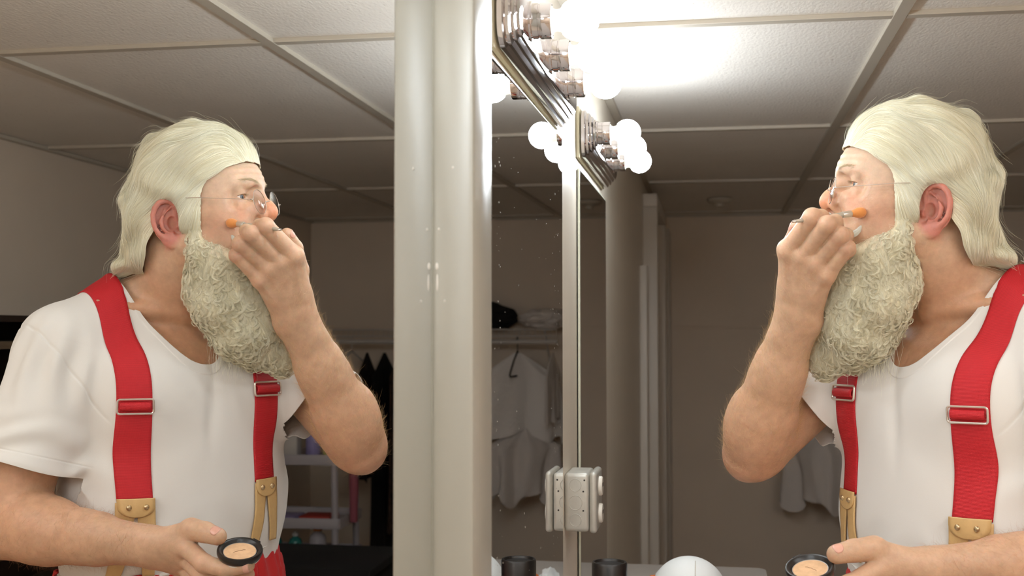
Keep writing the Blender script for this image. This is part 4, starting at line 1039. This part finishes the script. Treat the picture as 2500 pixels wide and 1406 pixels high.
def wig_strands(N, K, step, r0, lift, name, parent, rs):
    S = sample_faces(WV, WT, N, rs, lambda c_: 1+2.2*np.exp(-(wig_mask(c_)/.010)**2)); out = np.zeros((N, K, 3)); p = S.copy(); ph = rs.rand(N)*6.28
    for k in range(K):
        out[:, k] = p; n = wgrad(p); D = flow(p, ph); D -= n*(D*n).sum(1, keepdims=True); D /= np.linalg.norm(D, axis=1, keepdims=True)+1e-9
        p = p+D*step
        d = wig(p); tgt = (lift[0]+(lift[1]-lift[0])*(k/K))[:, None] if hasattr(lift[0], '__len__') else lift[0]+(lift[1]-lift[0])*k/K
        p = p-n*(d[:, None]-tgt)
    t = np.linspace(0, 1, K)[None]; rad = r0*(1-.55*t)*np.ones((N, 1))*(.8+.4*rs.rand(N, 1))
    Q = out.reshape(-1, 3).copy(); E1 = np.sqrt((((Q-EARC)*A3(1, 0, 1)/A3(.0225, 1, .0350))**2).sum(1)); bad = (E1 < 1) & (np.abs(Q[:, 1]-HO[1]) > .05)
    hq = to_h(Q); bad |= (wig_mask(Q) < -.007) & ~((hq[:, 2] < -.035) & (hq[:, 0] < -.05) & (hq[:, 2] > -.072))
    bad = bad.reshape(N, K); dead = np.cumsum(bad, 1) > 0; last = np.maximum(0, (~dead).sum(1)-1); ends = out[np.arange(N), last]
    out = np.where(dead[..., None], ends[:, None, :], out); rad = np.where(dead, 1e-5, rad)
    ok = last > 1; out, rad, S, cut_n = out[ok], rad[ok], S[ok], ok.sum(); N = int(cut_n)
    cc = np.clip(.6+.45*fnoise(S, 60, 44)+.22*rs.randn(N), 0, 1)[:, None]; C_ = ((PALE*cc+WARM*(1-cc))*np.array([.96, .97, .98]))[:, None, :]*np.ones((1, K, 1))
    return strands(name, out, rad, M_hair, parent, C_)
rs = np.random.RandomState(3); N = 15000
lf = rs.gamma(1.3, .0007, N); wig_strands(N, 13, .0050, .00032, (lf*0+.0001, lf), 'hair_strands', wig_o, rs)
N = 700; lf = .002+rs.gamma(1.5, .0030, N); wig_strands(N, 12, .0050, .00014, (lf*0, lf*1.6), 'flyaway_strands', wig_o, rs)
# fine hairs along the hairline
# ---- beard volume
BCH = [((.466, 1.848, 1.612), .036), ((.482, 1.846, 1.592), .046), ((.500, 1.838, 1.558), .055), ((.487, 1.858, 1.510), .053), ((.478, 1.880, 1.480), .037)]
def beard(P):
    d = None
    for (a, ra), (b_, rb) in zip(BCH, BCH[1:]):
        e = s_cap(P, a, b_, ra, rb); d = e if d is None else smin(d, e, .02)
    for s in (-1, 1):
        j = [hw(.030, .066*s, -.012), hw(.030, .066*s, -.050), hw(.060, .050*s, -.078), A3(.482, 1.846, 1.590)]
        e = smin(s_cap(P, j[0], j[1], .010, .017), s_cap(P, j[1], j[2], .017, .024), .01); e = smin(e, s_cap(P, j[2], j[3], .024, .034), .015)
        d = smin(d, e, .02)
    d = smin(d, s_ell(P, (.520, 1.800, 1.575), (.044, .030, .058)), .02)
    d = smin(d, s_ell(P, (.440, 1.900, 1.475), (.030, .03, .045)), .02)
    return d-.0035*fnoise(P, 75, 51)-.0022*fnoise(P, 170, 52)
def beard_mask(P):
    h = to_h(P); f, u = h[:, 0], h[:, 2]
    a = (-.0156-.74*(f-.0396))-u+.003*fnoise(P, 160, 53)
    a = np.where(f < .036, np.maximum(a, .006-u), a)
    return np.minimum(a, f-.012+.8*np.clip(-u-.055, 0, 1))
V, Fq = surface_nets(beard, (.36, 1.74, 1.40), (.62, 1.96, 1.70), .0035); T = tris(Fq); BV, BT = clip_mesh(V, T, -beard_mask(V))
bc = np.ones((len(BV), 4)); tt = np.clip(.5+.5*fnoise(BV, 80, 8), 0, 1)[:, None]; bc[:, :3] = (PALE*tt+WARM*(1-tt))*.95
hb = to_h(BV); thin = (sm01(hb[:, 2], -.085, -.040)*sm01(hb[:, 0], .03, .06))[:, None]; bc[:, :3] = bc[:, :3]*(1-thin*.8)+base*thin*.8
beard_o = npmesh('beard', BV, BT, M_hairb, man, cols=bc); beard_o['label'] = 'long curly cream beard'
BVO = BV-grad(beard, BV)*0
def lock_strands(cent, K, L, n_h, rad_h, spread, rs, turns, r0, name, parent, dirs=None, warm=.5, dnk=.55):
    """curled locks: helices around a hanging axis that follows the beard surface"""
    N = len(cent); g = grad(beard, cent, .002); g /= np.linalg.norm(g, axis=1, keepdims=True)+1e-9
    dn = np.array([0, .0, -1.0])+rs.randn(N, 3)*.28; dn -= g*(dn*g).sum(1, keepdims=True)*.8; dn /= np.linalg.norm(dn, axis=1, keepdims=True)
    if dirs is not None: dn = dirs
    t = np.linspace(0, 1, K); Lk = L*(.7+.6*rs.rand(N)); R = rad_h*(.6+.8*rs.rand(N)); tw = turns*(.7+.6*rs.rand(N))*rs.choice([-1, 1], N); ph = rs.rand(N)*6.28
    ax_ = np.zeros((N, K, 3)); p = cent.copy()
    for k in range(K):
        ax_[:, k] = p; p = p+dn*(Lk/K)[:, None]; d = beard(p); gg = grad(beard, p, .002); gg /= np.linalg.norm(gg, axis=1, keepdims=True)+1e-9
        m_ = (d < .001) | (rs.rand(N) < .0); p = np.where(m_[:, None], p+gg*(.001-d)[:, None], p)
        out_ = np.clip(d-.004, 0, .01); p = p-gg*out_[:, None]*.6
    X = np.cross(dn, g); X /= np.linalg.norm(X, axis=1, keepdims=True)+1e-9; Y = np.cross(dn, X)
    S = []
    C_ = []; Rr = []
    for j in range(n_h):
        o1 = rs.randn(N, 1)*spread; o2 = rs.randn(N, 1)*spread; dph = rs.randn(N)*.22
        a = ph[:, None]+dph[:, None]+tw[:, None]*2*math.pi*t[None]; gr = np.minimum(1, .35+t*1.6)[None]
        rr = R[:, None]*gr
        pts = ax_+X[:, None, :]*(rr*np.cos(a)+o1)[..., None]+(g*.22)[:, None, :]*(rr*np.sin(a+.9)+o2)[..., None]+dn[:, None, :]*(rr*np.sin(a)*dnk)[..., None]
        S.append(pts); cc = np.clip(.6+.15*rs.randn(N), 0, 1)[:, None]; C_.append((PALE*cc*1.05+WARM*(1-cc))[:, None, :]*np.ones((1, K, 1)))
        Rr.append(r0*(1-.5*t)[None]*np.ones((N, 1)))
    return strands(name, np.concatenate(S), np.concatenate(Rr), M_hair, parent, np.concatenate(C_))
rs = np.random.RandomState(12)
dens = lambda c_: 1.0-.75*(to_h(c_)[:, 2] > -.075)*(to_h(c_)[:, 0] > .05)
# underlying wavy fall of hair
def beard_flow(N, K, step, r0, rs, name, lift):
    S = sample_faces(BV, BT, N, rs, dens2); out = np.zeros((N, K, 3)); p = S.copy()
    for k in range(K):
        out[:, k] = p; g = grad(beard, p, .002); g /= np.linalg.norm(g, axis=1, keepdims=True)+1e-9
        D = np.array([-.12, .12, -1.0])+1.5*np.stack([fnoise(p, 120, 61), fnoise(p, 115, 62), .5*fnoise(p, 105, 63)], -1)+.25*np.stack([fnoise(p, 300, 64), fnoise(p, 290, 65), 0*p[:, 0]], -1)
        D -= g*(D*g).sum(1, keepdims=True); D /= np.linalg.norm(D, axis=1, keepdims=True)+1e-9; p = p+D*step; d = beard(p)
        g2 = grad(beard, p, .002); g2 /= np.linalg.norm(g2, axis=1, keepdims=True)+1e-9; p = p-g2*np.clip(d-lift*(k/K)*rs.rand(N)*2-.0004, -.004, .004)[:, None]
    t = np.linspace(0, 1, K)[None]; cc = np.clip(.6+.35*fnoise(S, 110, 66)+.12*rs.randn(N), 0, 1)[:, None]
    return strands(name, out, r0*(1-.5*t)*np.ones((N, 1)), M_hair, beard_o, (PALE*cc+WARM*(1-cc))[:, None, :]*np.ones((1, K, 1)))
dens2 = lambda c_: 1.0-.55*(to_h(c_)[:, 2] > -.070)*(to_h(c_)[:, 0] > .05)
beard_flow(12000, 15, .0032, .00024, rs, 'wavy_strands', .0012)
cen = sample_faces(BV, BT, 420, rs, dens); lock_strands(cen, 40, .046, 20, .0048, .0013, rs, 2.2, .00016, 'curled_locks', beard_o)
cen = sample_faces(BV, BT, 170, rs, dens); lock_strands(cen, 36, .010, 22, .0066, .0010, rs, 1.4, .00018, 'ringlets', beard_o, dnk=1.0)
cen = sample_faces(BV, BT, 2600, rs, lambda c_: 1+2.5*(to_h(c_)[:, 2] > -.085)); lock_strands(cen, 14, .022, 1, .0035, .0006, rs, 1.5, .00011, 'frizz', beard_o)
# straight wisps hanging below the beard
cen = A3(.512, 1.862, 1.498)+rs.randn(260, 3)*A3(.014, .014, .012); 
P_ = np.zeros((260, 12, 3)); d0 = A3(.05, .02, -1)+rs.randn(260, 3)*.16; cw = rs.randn(260, 3)*.004
for k in range(12): P_[:, k] = cen+d0*(k/11*.055)+np.sin(k/11*5+rs.rand(260, 1)*0+cw*900)*.0016
qd = shirt(P_.reshape(-1, 3)).reshape(260, 12); gs = grad(shirt, P_.reshape(-1, 3)).reshape(260, 12, 3); P_ += gs*np.clip(.0025-qd, 0, .04)[..., None]
strands('wisps', P_, np.full((260, 12), .00018)*np.linspace(1, .5, 12), M_hair, beard_o, np.tile(PALE, (260, 12, 1)))
# ---- moustache: a white tuft under the nose and an upturned curl on the cheek side
def tuft(path, rad_f, n, r0, name, parent, rs, colr, jitter=.0):
    path = np.array(path, float); K = len(path); u = np.linspace(0, 1, K); uu = np.linspace(0, 1, 22); P0 = np.stack([np.interp(uu, u, path[:, i]) for i in range(3)], 1)
    for _ in range(4): P0[1:-1] = (P0[:-2]+2*P0[1:-1]+P0[2:])/4
    T_ = np.gradient(P0, axis=0); T_ /= np.linalg.norm(T_, axis=1, keepdims=True); X = np.cross(T_, A3(0, 1, .1)); X /= np.linalg.norm(X, axis=1, keepdims=True); Y = np.cross(T_, X)
    a = rs.rand(n)*6.28; r = np.sqrt(rs.rand(n)); R = np.array([rad_f(x) for x in uu])
    P_ = P0[None]+X[None]*(np.cos(a)*r)[:, None, None]*R[None, :, None]+Y[None]*(np.sin(a)*r)[:, None, None]*R[None, :, None]+rs.randn(n, 1, 3)*jitter
    cc = np.clip(.8+.2*rs.randn(n), 0, 1)[:, None, None]
    return strands(name, P_, np.full((n, 22), r0)*(1-.4*uu)[None], M_hair, parent, colr*cc+WARM*(1-cc)*np.ones((1, 22, 1)))
WHT = np.array(srgb(244, 242, 232)[:3])
mo = tuft([hw(.1285, -.014, -.027), hw(.1315, 0, -.0255), hw(.1295, .012, -.028), hw(.122, .024, -.034)], lambda x: .0052, 260, .0003, 'moustache', man, rs, WHT, .0006)
mo['label'] = 'white moustache'
for s in (1, -1):
    yy = HO[1]-s*.051
    pth = [(.4475, yy+s*.004, 1.6585), (.4530, yy, 1.6475), (.4605, yy-s*.003, 1.6405), (.4700, yy-s*.005, 1.6400), (.4780, yy-s*.006, 1.6465), (.4835, yy-s*.006, 1.6560)]
    tuft(pth, lambda x: .0050*math.sin(math.pi*(.12+.86*x))**.7, 620, .00020, 'moustache_curl', mo, rs, WHT, .0002)
# ---- eyebrows and lashes
def short_hairs(S, D, L, r0, name, parent, colr, rs, K=5, curl=.25, lift=.35, sdf=body):
    n = grad(sdf, S); n /= np.linalg.norm(n, axis=1, keepdims=True)+1e-9; N = len(S)
    D = D-n*(D*n).sum(1, keepdims=True); D /= np.linalg.norm(D, axis=1, keepdims=True)+1e-9
    D = D+rs.randn(N, 3)*curl; t = np.linspace(0, 1, K)[None, :, None]; Lk = (L*(.6+.8*rs.rand(N)))[:, None, None]
    P_ = S[:, None, :]+Lk*(D[:, None, :]*t + n[:, None, :]*(lift*t*(1.2-t*.8)))
    cc = (.85+.3*rs.rand(N))[:, None, None]
    return strands(name, P_, np.full((N, K), r0)*np.linspace(1, .35, K)[None], M_fuzz, parent, np.array(colr)*cc*np.ones((1, K, 1)))
for s in (1, -1):
    n = 340; u_ = rs.rand(n); base_p = np.array([hw(.135-.020*a_**1.5, s*(.015+.034*a_), .0415+.0070*math.sin(a_*2.4)+rs.randn()*.0016) for a_ in u_])
    S = project(body, base_p, 6, .01); D = np.tile(-HF*.4+HL*s*1.0+HU*.25, (n, 1)); short_hairs(S, D, .0062, .00011, 'eyebrow', man, srgb(214, 194, 158)[:3], rs, lift=.08, curl=.15)
# lashes
for s in (1, -1):
    ph_ = rs.uniform(-.55, .95, 90); ec_ = hw(.0925, .0315*s, .024)
    w_ = 1-((ph_-.10)/.95)**2; zz_ = -.0006+.05*.0158*np.sin(ph_)+.0034*np.clip(w_, 0, 1)
    S = np.array([ec_+HF*(.0158*math.cos(p_))+HL*(s*.0158*math.sin(p_))+HU*z_ for p_, z_ in zip(ph_, zz_)])
    t = np.linspace(0, 1, 5)[None, :, None]; dr = (S-ec_); dr /= np.linalg.norm(dr, axis=1, keepdims=True); dr = dr+rs.randn(90, 3)*.12
    P_ = S[:, None, :]+.0062*(dr[:, None, :]*t-HU[None, None, :]*.45*t+HU[None, None, :]*.25*t*t)
    strands('eyelash', P_, np.full((90, 5), .00010)*np.linspace(1, .3, 5)[None], M_fuzz, man, np.array(srgb(150, 118, 86)[:3])*np.ones((90, 5, 1)))
# ---- fuzz on the forearms and hands
def arm_fuzz(A_, B_, n, rad, colr, name, rs, dirv):
    t = rs.rand(n); c_ = A_+(B_-A_)*t[:, None]; o = rs.randn(n, 3); o /= np.linalg.norm(o, axis=1, keepdims=True)
    S = project(body, c_+o*rad, 8, .02); L = B_-A_; L /= np.linalg.norm(L)
    return short_hairs(S, np.tile(L*.55+dirv, (n, 1)), .0095, .00008, name, body_o, colr, rs, K=5, curl=.5, lift=.55)
arm_fuzz(ELR, WRR, 5200, .045, srgb(226, 190, 140)[:3], 'arm_hair', rs, A3(-.25, -.1, .35)); arm_fuzz(ELL, WRL, 3000, .042, srgb(176, 132, 94)[:3], 'arm_hair', rs, A3(.1, -.2, .5))
arm_fuzz(WRR, A3(*RH['m'][0]), 260, .03, srgb(226, 190, 140)[:3], 'arm_hair', rs, A3(0, 0, .2))
# ------------------------------------------------------------------ the far end of the room
M_wirew = mat('white_coated_wire', srgb(205, 198, 190), .5)
M_wcloth = mat('white_cloth', srgb(238, 232, 226), .9, bump=(40, .3, .01), sheen=.2)
M_wcloth2 = mat('grey_white_cloth', srgb(222, 214, 207), .9, bump=(40, .3, .01))
M_bcloth = mat('black_cloth', srgb(22, 18, 16), .95)
M_dcloth = [mat('dark_brown_cloth', srgb(48, 34, 26), .9), mat('dark_olive_cloth', srgb(54, 46, 32), .9), mat('patterned_brown_cloth', srgb(72, 52, 40), .9, var=(30, .5)), mat('near_black_cloth', srgb(28, 22, 18), .9)]
SY, SZ, SX0, SX1 = 5.80, 1.512, .60, XO-.01
r = thing('wire_shelf', 'white wire closet shelf across the far wall, clothes hanging under it', 'shelf', ((SX0+SX1)/2, 5.95, SZ))
W2 = (SX1-SX0)/2
bm = bmesh.new(); tube(bm, [(-W2, -.16, 0), (W2, -.16, 0)], .0035, 8); tube(bm, [(-W2, -.16, -.032), (W2, -.16, -.032)], .0035, 8)
tube(bm, [(-W2, .14, 0), (W2, .14, 0)], .003, 8)
n = int(2*W2/.026)
for i in range(n+1):
    x = -W2+i*.026; tube(bm, [(x, .14, .002), (x, -.16, .002), (x, -.164, -.032)], .0016, 5)
obj('wire_grid', bm, M_wirew, r)
bm = bmesh.new(); tube(bm, [(-W2, -.12, -.06), (W2, -.12, -.06)], .011, 12); obj('hanging_rod', bm, M_wirew, r)
for x in (-W2+.06, 0.05, W2-.05):
    bm = bmesh.new(); tube(bm, [(x, -.15, -.004), (x, .14, -.26)], .005, 8); tube(bm, [(x, -.12, -.06), (x, -.12, -.03), (x, -.15, -.004)], .003, 6); obj('bracket', bm, M_wirew, r)
def hanger(name, label, x, m, drop=.0, group='clothes hangers on the far rail'):
    h = thing(name, label, 'hanger', (x, SY+.03, SZ-.06+.013), group)
    pts = [(0, .012*math.cos(a), .0+.012*math.sin(a)) for a in np.linspace(math.radians(-60), math.radians(180), 10)][::-1]
    bm = bmesh.new(); hk = [(0, -.002+.013*math.cos(a), .013*math.sin(a)-.0) for a in np.linspace(math.radians(200), math.radians(-60), 12)]
    tube(bm, hk+[(0, 0, -.035), (0, 0, -.06-drop)], .0022, 7); obj('hook', bm, m, h)
    z0 = -.06-drop
    bm = bmesh.new(); tube(bm, [(0, 0, z0), (0, -.10, z0-.045), (0, -.19, z0-.10), (0, -.20, z0-.115), (0, -.18, z0-.12), (0, .18, z0-.12), (0, .20, z0-.115), (0, .19, z0-.10), (0, .10, z0-.045), (0, 0, z0)], .0045, 8); obj('shoulder_frame', bm, m, h)
    return h, z0
def garment(name, label, cat, x, m, L, wsh=.20, whem=.24, th=.045, seed=0, group=None, rot=0.0, drop=0.0, ragged=0.0, z_top=None, amp=.014):
    """hanging cloth tube: narrow at the hook, sloping shoulders, folds deepening towards the hem"""
    o_ = thing(name, label, cat, (x, SY+.03, (z_top or (SZ-.115-drop))), group, rot=(0, 0, rot)); rr_ = np.random.RandomState(seed)
    nz, na = 46, 72; P_ = []
    for i in range(nz):
        t = i/(nz-1); z = -L*t
        sh = min(1, .10+t*L/.11*.9) if t*L < .11 else 1
        half = (wsh*sh*(1-t)+whem*t*sh) if sh >= 1 else wsh*sh
        row = []
        for j in range(na):
            a = 2*math.pi*j/na; f_ = math.sin(a*7+seed)+.6*math.sin(a*11+seed*2.3+t*3)+.5*math.sin(a*4+t*5+seed)
            k_ = amp*(.15+t)*f_*min(1, sh)
            yy = (half+k_)*math.cos(a); xx = (th*(.5+.8*t)*min(1, sh+.2)+k_)*math.sin(a)
            zz = z + (ragged*(math.sin(a*5+seed*1.7)+.5*math.sin(a*9+seed)) if i > nz-6 else 0)*((i-(nz-6))/5 if i > nz-6 else 0) + .012*math.sin(t*9+a*2+seed)*t
            row.append((xx, yy, zz))
        P_.append(row)
    P_ = np.array(P_); F = np.array([[i*na+j, i*na+(j+1) % na, (i+1)*na+(j+1) % na, (i+1)*na+j] for i in range(nz-1) for j in range(na)])
    npmesh('cloth_body', P_.reshape(-1, 3), F, m, o_); return o_
# white garments near the corner seen past his elbow and in the middle mirror
H1, _ = hanger('clothes_hanger', 'black hanger holding the long white garment, near the end of the rail', .80, M_bcloth)
wg = garment('hanging_garment', 'long white garment with a bunched skirt hanging on a black hanger under the wire shelf', 'garment', .80, M_wcloth, .42, .19, .27, .030, 2, 'garments hanging on the far rail', math.radians(62), ragged=.02)
sk = garment('skirt', None, None, .80, M_wcloth2, .34, .20, .17, .05, 5, None, math.radians(66), ragged=.035, amp=.024)
for o_ in list(sk.children): o_.name = 'bunched_skirt'; o_.parent = wg; o_.location = (-.01, .03, -.36)
bpy.data.objects.remove(sk)
garment('hanging_garment', 'short pale garment at the free end of the rail, beside the long white one', 'garment', .625, M_wcloth2, .34, .10, .10, .014, 8, 'garments hanging on the far rail', math.radians(10), ragged=.01, amp=.006)
xs_ = [1.09, 1.18, 1.27, 1.36, 1.45]; labs = ['dark brown coat hanging beside the white garments', 'dark olive coat hanging third along the rail', 'patterned brown garment with pale specks on the rail', 'near-black long coat hanging on the rail', 'dark brown jacket hanging beside the bare white hanger']
for i, (x, lb) in enumerate(zip(xs_, labs)):
    garment('hanging_garment', lb, 'garment', x, M_dcloth[(i*1) % 4], (.80, .74, .86, 1.0, .62)[i], .19, .20, .020, 20+i, 'garments hanging on the far rail', math.radians((3, -3, 3, 2, -3)[i]), ragged=.01, amp=.008)
hanger('clothes_hanger', 'bare white plastic hanger on the far rail, beside the dark coats', 1.53, M_wirew)[0].rotation_euler.z = math.radians(12)
hanger('clothes_hanger', 'bare white plastic hanger nearest the rail end wall', 1.62, M_wirew)[0].rotation_euler.z = math.radians(8)
# things lying on the shelf
bm = bmesh.new(); bmesh.ops.create_icosphere(bm, subdivisions=4, radius=1)
for v in bm.verts:
    c_ = v.co.copy(); k_ = 1+.16*mnoise.noise(c_*2.2)+.05*mnoise.noise(c_*7); v.co = Vector((c_.x*.145*k_, c_.y*.12*k_, max(-.055, c_.z*.075*k_)))
o = obj('folded_black_cloth', bm, M_bcloth); o.location = (.97, 5.93, SZ+.060); tag(o, 'heap of black cloth on top of the wire shelf', 'cloth')
bm = bmesh.new(); bmesh.ops.create_icosphere(bm, subdivisions=4, radius=1)
for v in bm.verts:
    c_ = v.co.copy(); k_ = 1+.20*mnoise.noise(c_*3.1+Vector((4, 0, 0)))+.06*mnoise.noise(c_*9); v.co = Vector((c_.x*.12*k_, c_.y*.11*k_, max(-.045, c_.z*.055*k_)))
o = obj('folded_white_cloth', bm, M_wcloth2); o.location = (.68, 5.92, SZ+.050); tag(o, 'crumpled white cloth on the wire shelf beside the black heap', 'cloth')
# rolling shelf cart with small bottles, reflected under his elbow
M_cart = mat('pale_plastic_cart', srgb(178, 170, 172), .5)
CX, CY = 1.43, 4.72; r = thing('shelf_cart', 'pale plastic shelving cart against the far side, reflected under his elbow', 'cart', (CX, CY, 0))
LV = (.40, .585, .735, .985)
for i, z in enumerate(LV):
    bm = bmesh.new(); box(bm, (-.24, -.15, z-.008), (.24, .15, z), .003); box(bm, (-.24, -.155, z-.012), (.24, -.147, z+.030), .003); box(bm, (-.24, .147, z-.012), (.24, .155, z+.030), .003); box(bm, (-.243, -.15, z-.012), (-.235, .15, z+.030), .003); box(bm, (.235, -.15, z-.012), (.243, .15, z+.030), .003); obj('tray', bm, M_cart, r)
for sx in (-1, 1):
    for sy in (-1, 1):
        bm = bmesh.new(); tube(bm, [(sx*.23, sy*.14, .03), (sx*.215, sy*.14, 1.03)], .014, 12); obj('post', bm, M_cart, r)
        bm = bmesh.new(); lathe(bm, [(.001, -.010), (.024, -.010), (.026, 0), (.024, .010), (.001, .010)], (sx*.23, sy*.14, .0265), (1, 0, 0), 16); obj('caster', bm, M_dark, r)
def bottle(name, label, x, y, z, R_, h, mb, mc, cat='bottle', group=None, pump=False):
    b_ = thing(name, label, cat, (x, y, z), group)
    bm = bmesh.new(); lathe(bm, [(R_*.9, .0005), (R_, .006), (R_, h*.62), (R_*.85, h*.72), (R_*.42, h*.80), (R_*.42, h*.84)], (0, 0, 0), (0, 0, 1), 24); obj('bottle_body', bm, mb, b_)
    bm = bmesh.new(); lathe(bm, [(R_*.5, h*.84), (R_*.5, h*.94), (R_*.25, h*.95), (R_*.22, h)] if pump else [(R_*.55, h*.84), (R_*.55, h*.97), (R_*.4, h)], (0, 0, 0), (0, 0, 1), 20); obj('cap', bm, mc, b_)
M_teal = mat('teal_liquid_plastic', srgb(60, 140, 130), .2, trans=.2); M_orng = mat('orange_plastic', srgb(226, 130, 30), .4); M_lil = mat('lilac_plastic', srgb(150, 140, 190), .4); M_red = mat('red_card', srgb(170, 50, 40), .6)
bottle('pump_bottle', 'left teal pump bottle on the low cart shelf', CX+.05, CY-.08, LV[1]+.001, .027, .115, M_teal, M_wirew, group='teal pump bottles on the cart', pump=True)
bottle('pump_bottle', 'right teal pump bottle on the low cart shelf', CX-.035, CY-.08, LV[1]+.001, .027, .115, M_teal, M_wirew, group='teal pump bottles on the cart', pump=True)
bottle('capped_bottle', 'clear bottle with a big orange cap beside the teal pump bottles', CX-.125, CY-.07, LV[1]+.001, .034, .14, M_cart, M_orng)
def bx_(name, label, cat, x, y, z, sx, sy, sz, m, rot=0, group=None):
    bm = bmesh.new(); box(bm, (-sx/2, -sy/2, 0), (sx/2, sy/2, sz), .002); o_ = obj(name, bm, m); o_.location = (x, y, z+.0008); o_.rotation_euler.z = rot; return tag(o_, label, cat, group)
bx_('flat_box', 'flat white and blue box on the middle cart shelf', 'box', CX+.05, CY-.04, LV[2], .17, .14, .024, M_lil)
bx_('flat_box', 'small red box lying on the middle cart shelf', 'box', CX-.12, CY-.04, LV[2], .13, .12, .028, M_red)
bx_('upright_box', 'upright white box on the top cart shelf', 'box', CX+.00, CY-.04, LV[3], .07, .06, .15, M_wirew)
bottle('lotion_bottle', 'blue lotion bottle on the top cart shelf', CX-.09, CY-.03, LV[3]+.001, .03, .15, M_lil, M_wirew)
bottle('lotion_bottle', 'pale yellow-green bottle on the top cart shelf', CX-.155, CY-.02, LV[3]+.001, .026, .12, mat('pale_lime_plastic', srgb(190, 190, 110), .4), M_wirew)
bottle('lotion_bottle', 'grey bottle at the far end of the top cart shelf', CX+.13, CY-.02, LV[3]+.001, .032, .16, M_cart, M_dark)
# scarf hanging from the cart end
bm = bmesh.new(); tube(bm, [(CX-.262, CY-.06, 1.02), (CX-.272, CY-.06, .90), (CX-.270, CY-.055, .74)], [.012, .020, .016], 12); o = obj('pink_scarf', bm, mat('pink_cloth', srgb(150, 80, 90), .9)); tag(o, 'pink scarf hanging down beside the shelf cart', 'scarf')
# low dark chest in front
bm = bmesh.new(); r = thing('dark_chest', 'low black-topped chest in front of the shelf cart', 'chest', (1.30, 4.02, 0))
boxobj('chest_body', (-.44, -.20, .0), (.44, .20, .695), M_bcloth, r, .004); boxobj('chest_lid', (-.46, -.22, .6955), (.46, .22, .725), M_bcloth, r, .006)
# dark cubby unit on the opposite wall, reflected at the very left
r = thing('dark_cabinet', 'dark open cabinet on the opposite wall, its edge reflected behind his shoulder', 'cabinet', (XO-.002, 3.0, 0))
M_dk = mat('dark_stained_wood', srgb(40, 26, 16), .5); M_dk2 = mat('worn_brown_edge', srgb(96, 78, 60), .5)
bm = bmesh.new(); box(bm, (-.30, -.70, 0), (-.0, -.68, 1.53)); box(bm, (-.30, .68, 0), (-.0, .70, 1.53)); box(bm, (-.02, -.68, 0), (-.0, .68, 1.53)); box(bm, (-.30, -.70, 1.528), (0, .70, 1.545)); obj('carcass', bm, M_dk, r)
for z in (1.477, 1.10, .75, .40): boxobj('shelf_board', (-.305, -.679, z-.02), (-.021, .679, z), M_dk2, r, .002)
# smoke detector
r = thing('smoke_detector', 'small round smoke detector on the far part of the ceiling', 'smoke detector', (.300, 5.36, ZC+.003))
bm = bmesh.new(); lathe(bm, [(.055, 0), (.056, -.010), (.045, -.020), (.020, -.024), (.018, -.036), (.001, -.038)], (0, 0, 0), (0, 0, 1), 32, cap=False); obj('detector_body', bm, M_grid, r)
# ------------------------------------------------------------------ foam wig head, cloth and tissue on the counter
M_foam = mat('white_foam', srgb(232, 234, 232), .6, bump=(400, .1, .0006))
WX, WY, WT_ = .222, 2.225, 1.090
def foam(P):
    q = P-A3(WX, WY, 0); q3 = q.copy(); q3[:, 2] = P[:, 2]-(WT_-.070)
    d = s_ell(q3, (0, 0, 0), (.070, .074, .0705)); d = smin(d, s_ell(q3, (-.018, 0, -.045), (.047, .050, .062)), .03)
    d = smin(d, s_cap(q, (.006, 0, .90), (.004, 0, 1.00), .050, .040), .03); d = smin(d, s_sphere(q3, (-.073, 0, -.048), .009), .012)
    return smax(d, CZ+.0008-P[:, 2], .002)
V, Fq = surface_nets(foam, (WX-.11, WY-.10, .88), (WX+.10, WY+.10, 1.11), .004); V = project(foam, V, 1)
o = npmesh('foam_wig_head', V, Fq, M_foam); tag(o, 'white foam wig head on the counter, only its dome showing', 'wig head')
bm = bmesh.new(); tube(bm, [(WX+.012+.0705*math.sin(a)*.0, WY-.0742*math.cos(a), WT_-.070+.0707*math.sin(a)) for a in np.linspace(.3, 1.25, 14)], .0006, 6); sm_ = obj('mould_seam', bm, M_grid, o)
bm = bmesh.new(); bmesh.ops.create_icosphere(bm, subdivisions=4, radius=1)
for v in bm.verts:
    c_ = v.co.copy(); k_ = 1+.18*mnoise.noise(c_*2.4+Vector((9, 1, 0)))+.07*mnoise.noise(c_*8); v.co = Vector((c_.x*.065*k_, c_.y*.09*k_, max(-.045, c_.z*.052*k_)))
o = obj('orange_pouch', bm, mat('orange_cloth', srgb(214, 112, 44), .85, bump=(200, .3, .001))); o.location = (.165, 2.42, CZ+.0465); tag(o, 'crumpled orange cloth pouch on the counter behind the spray can', 'pouch')
bm = bmesh.new(); bmesh.ops.create_icosphere(bm, subdivisions=3, radius=1)
for v in bm.verts:
    c_ = v.co.copy(); k_ = 1+.5*mnoise.noise(c_*2.4); v.co = Vector((c_.x*.022*k_, c_.y*.03*k_, max(-.018, c_.z*.028*k_)))
o = obj('crumpled_tissue', bm, M_foam); o.location = (.150, 2.72, CZ+.0185+.001); tag(o, 'small crumpled white tissue on the far end of the counter', 'tissue')
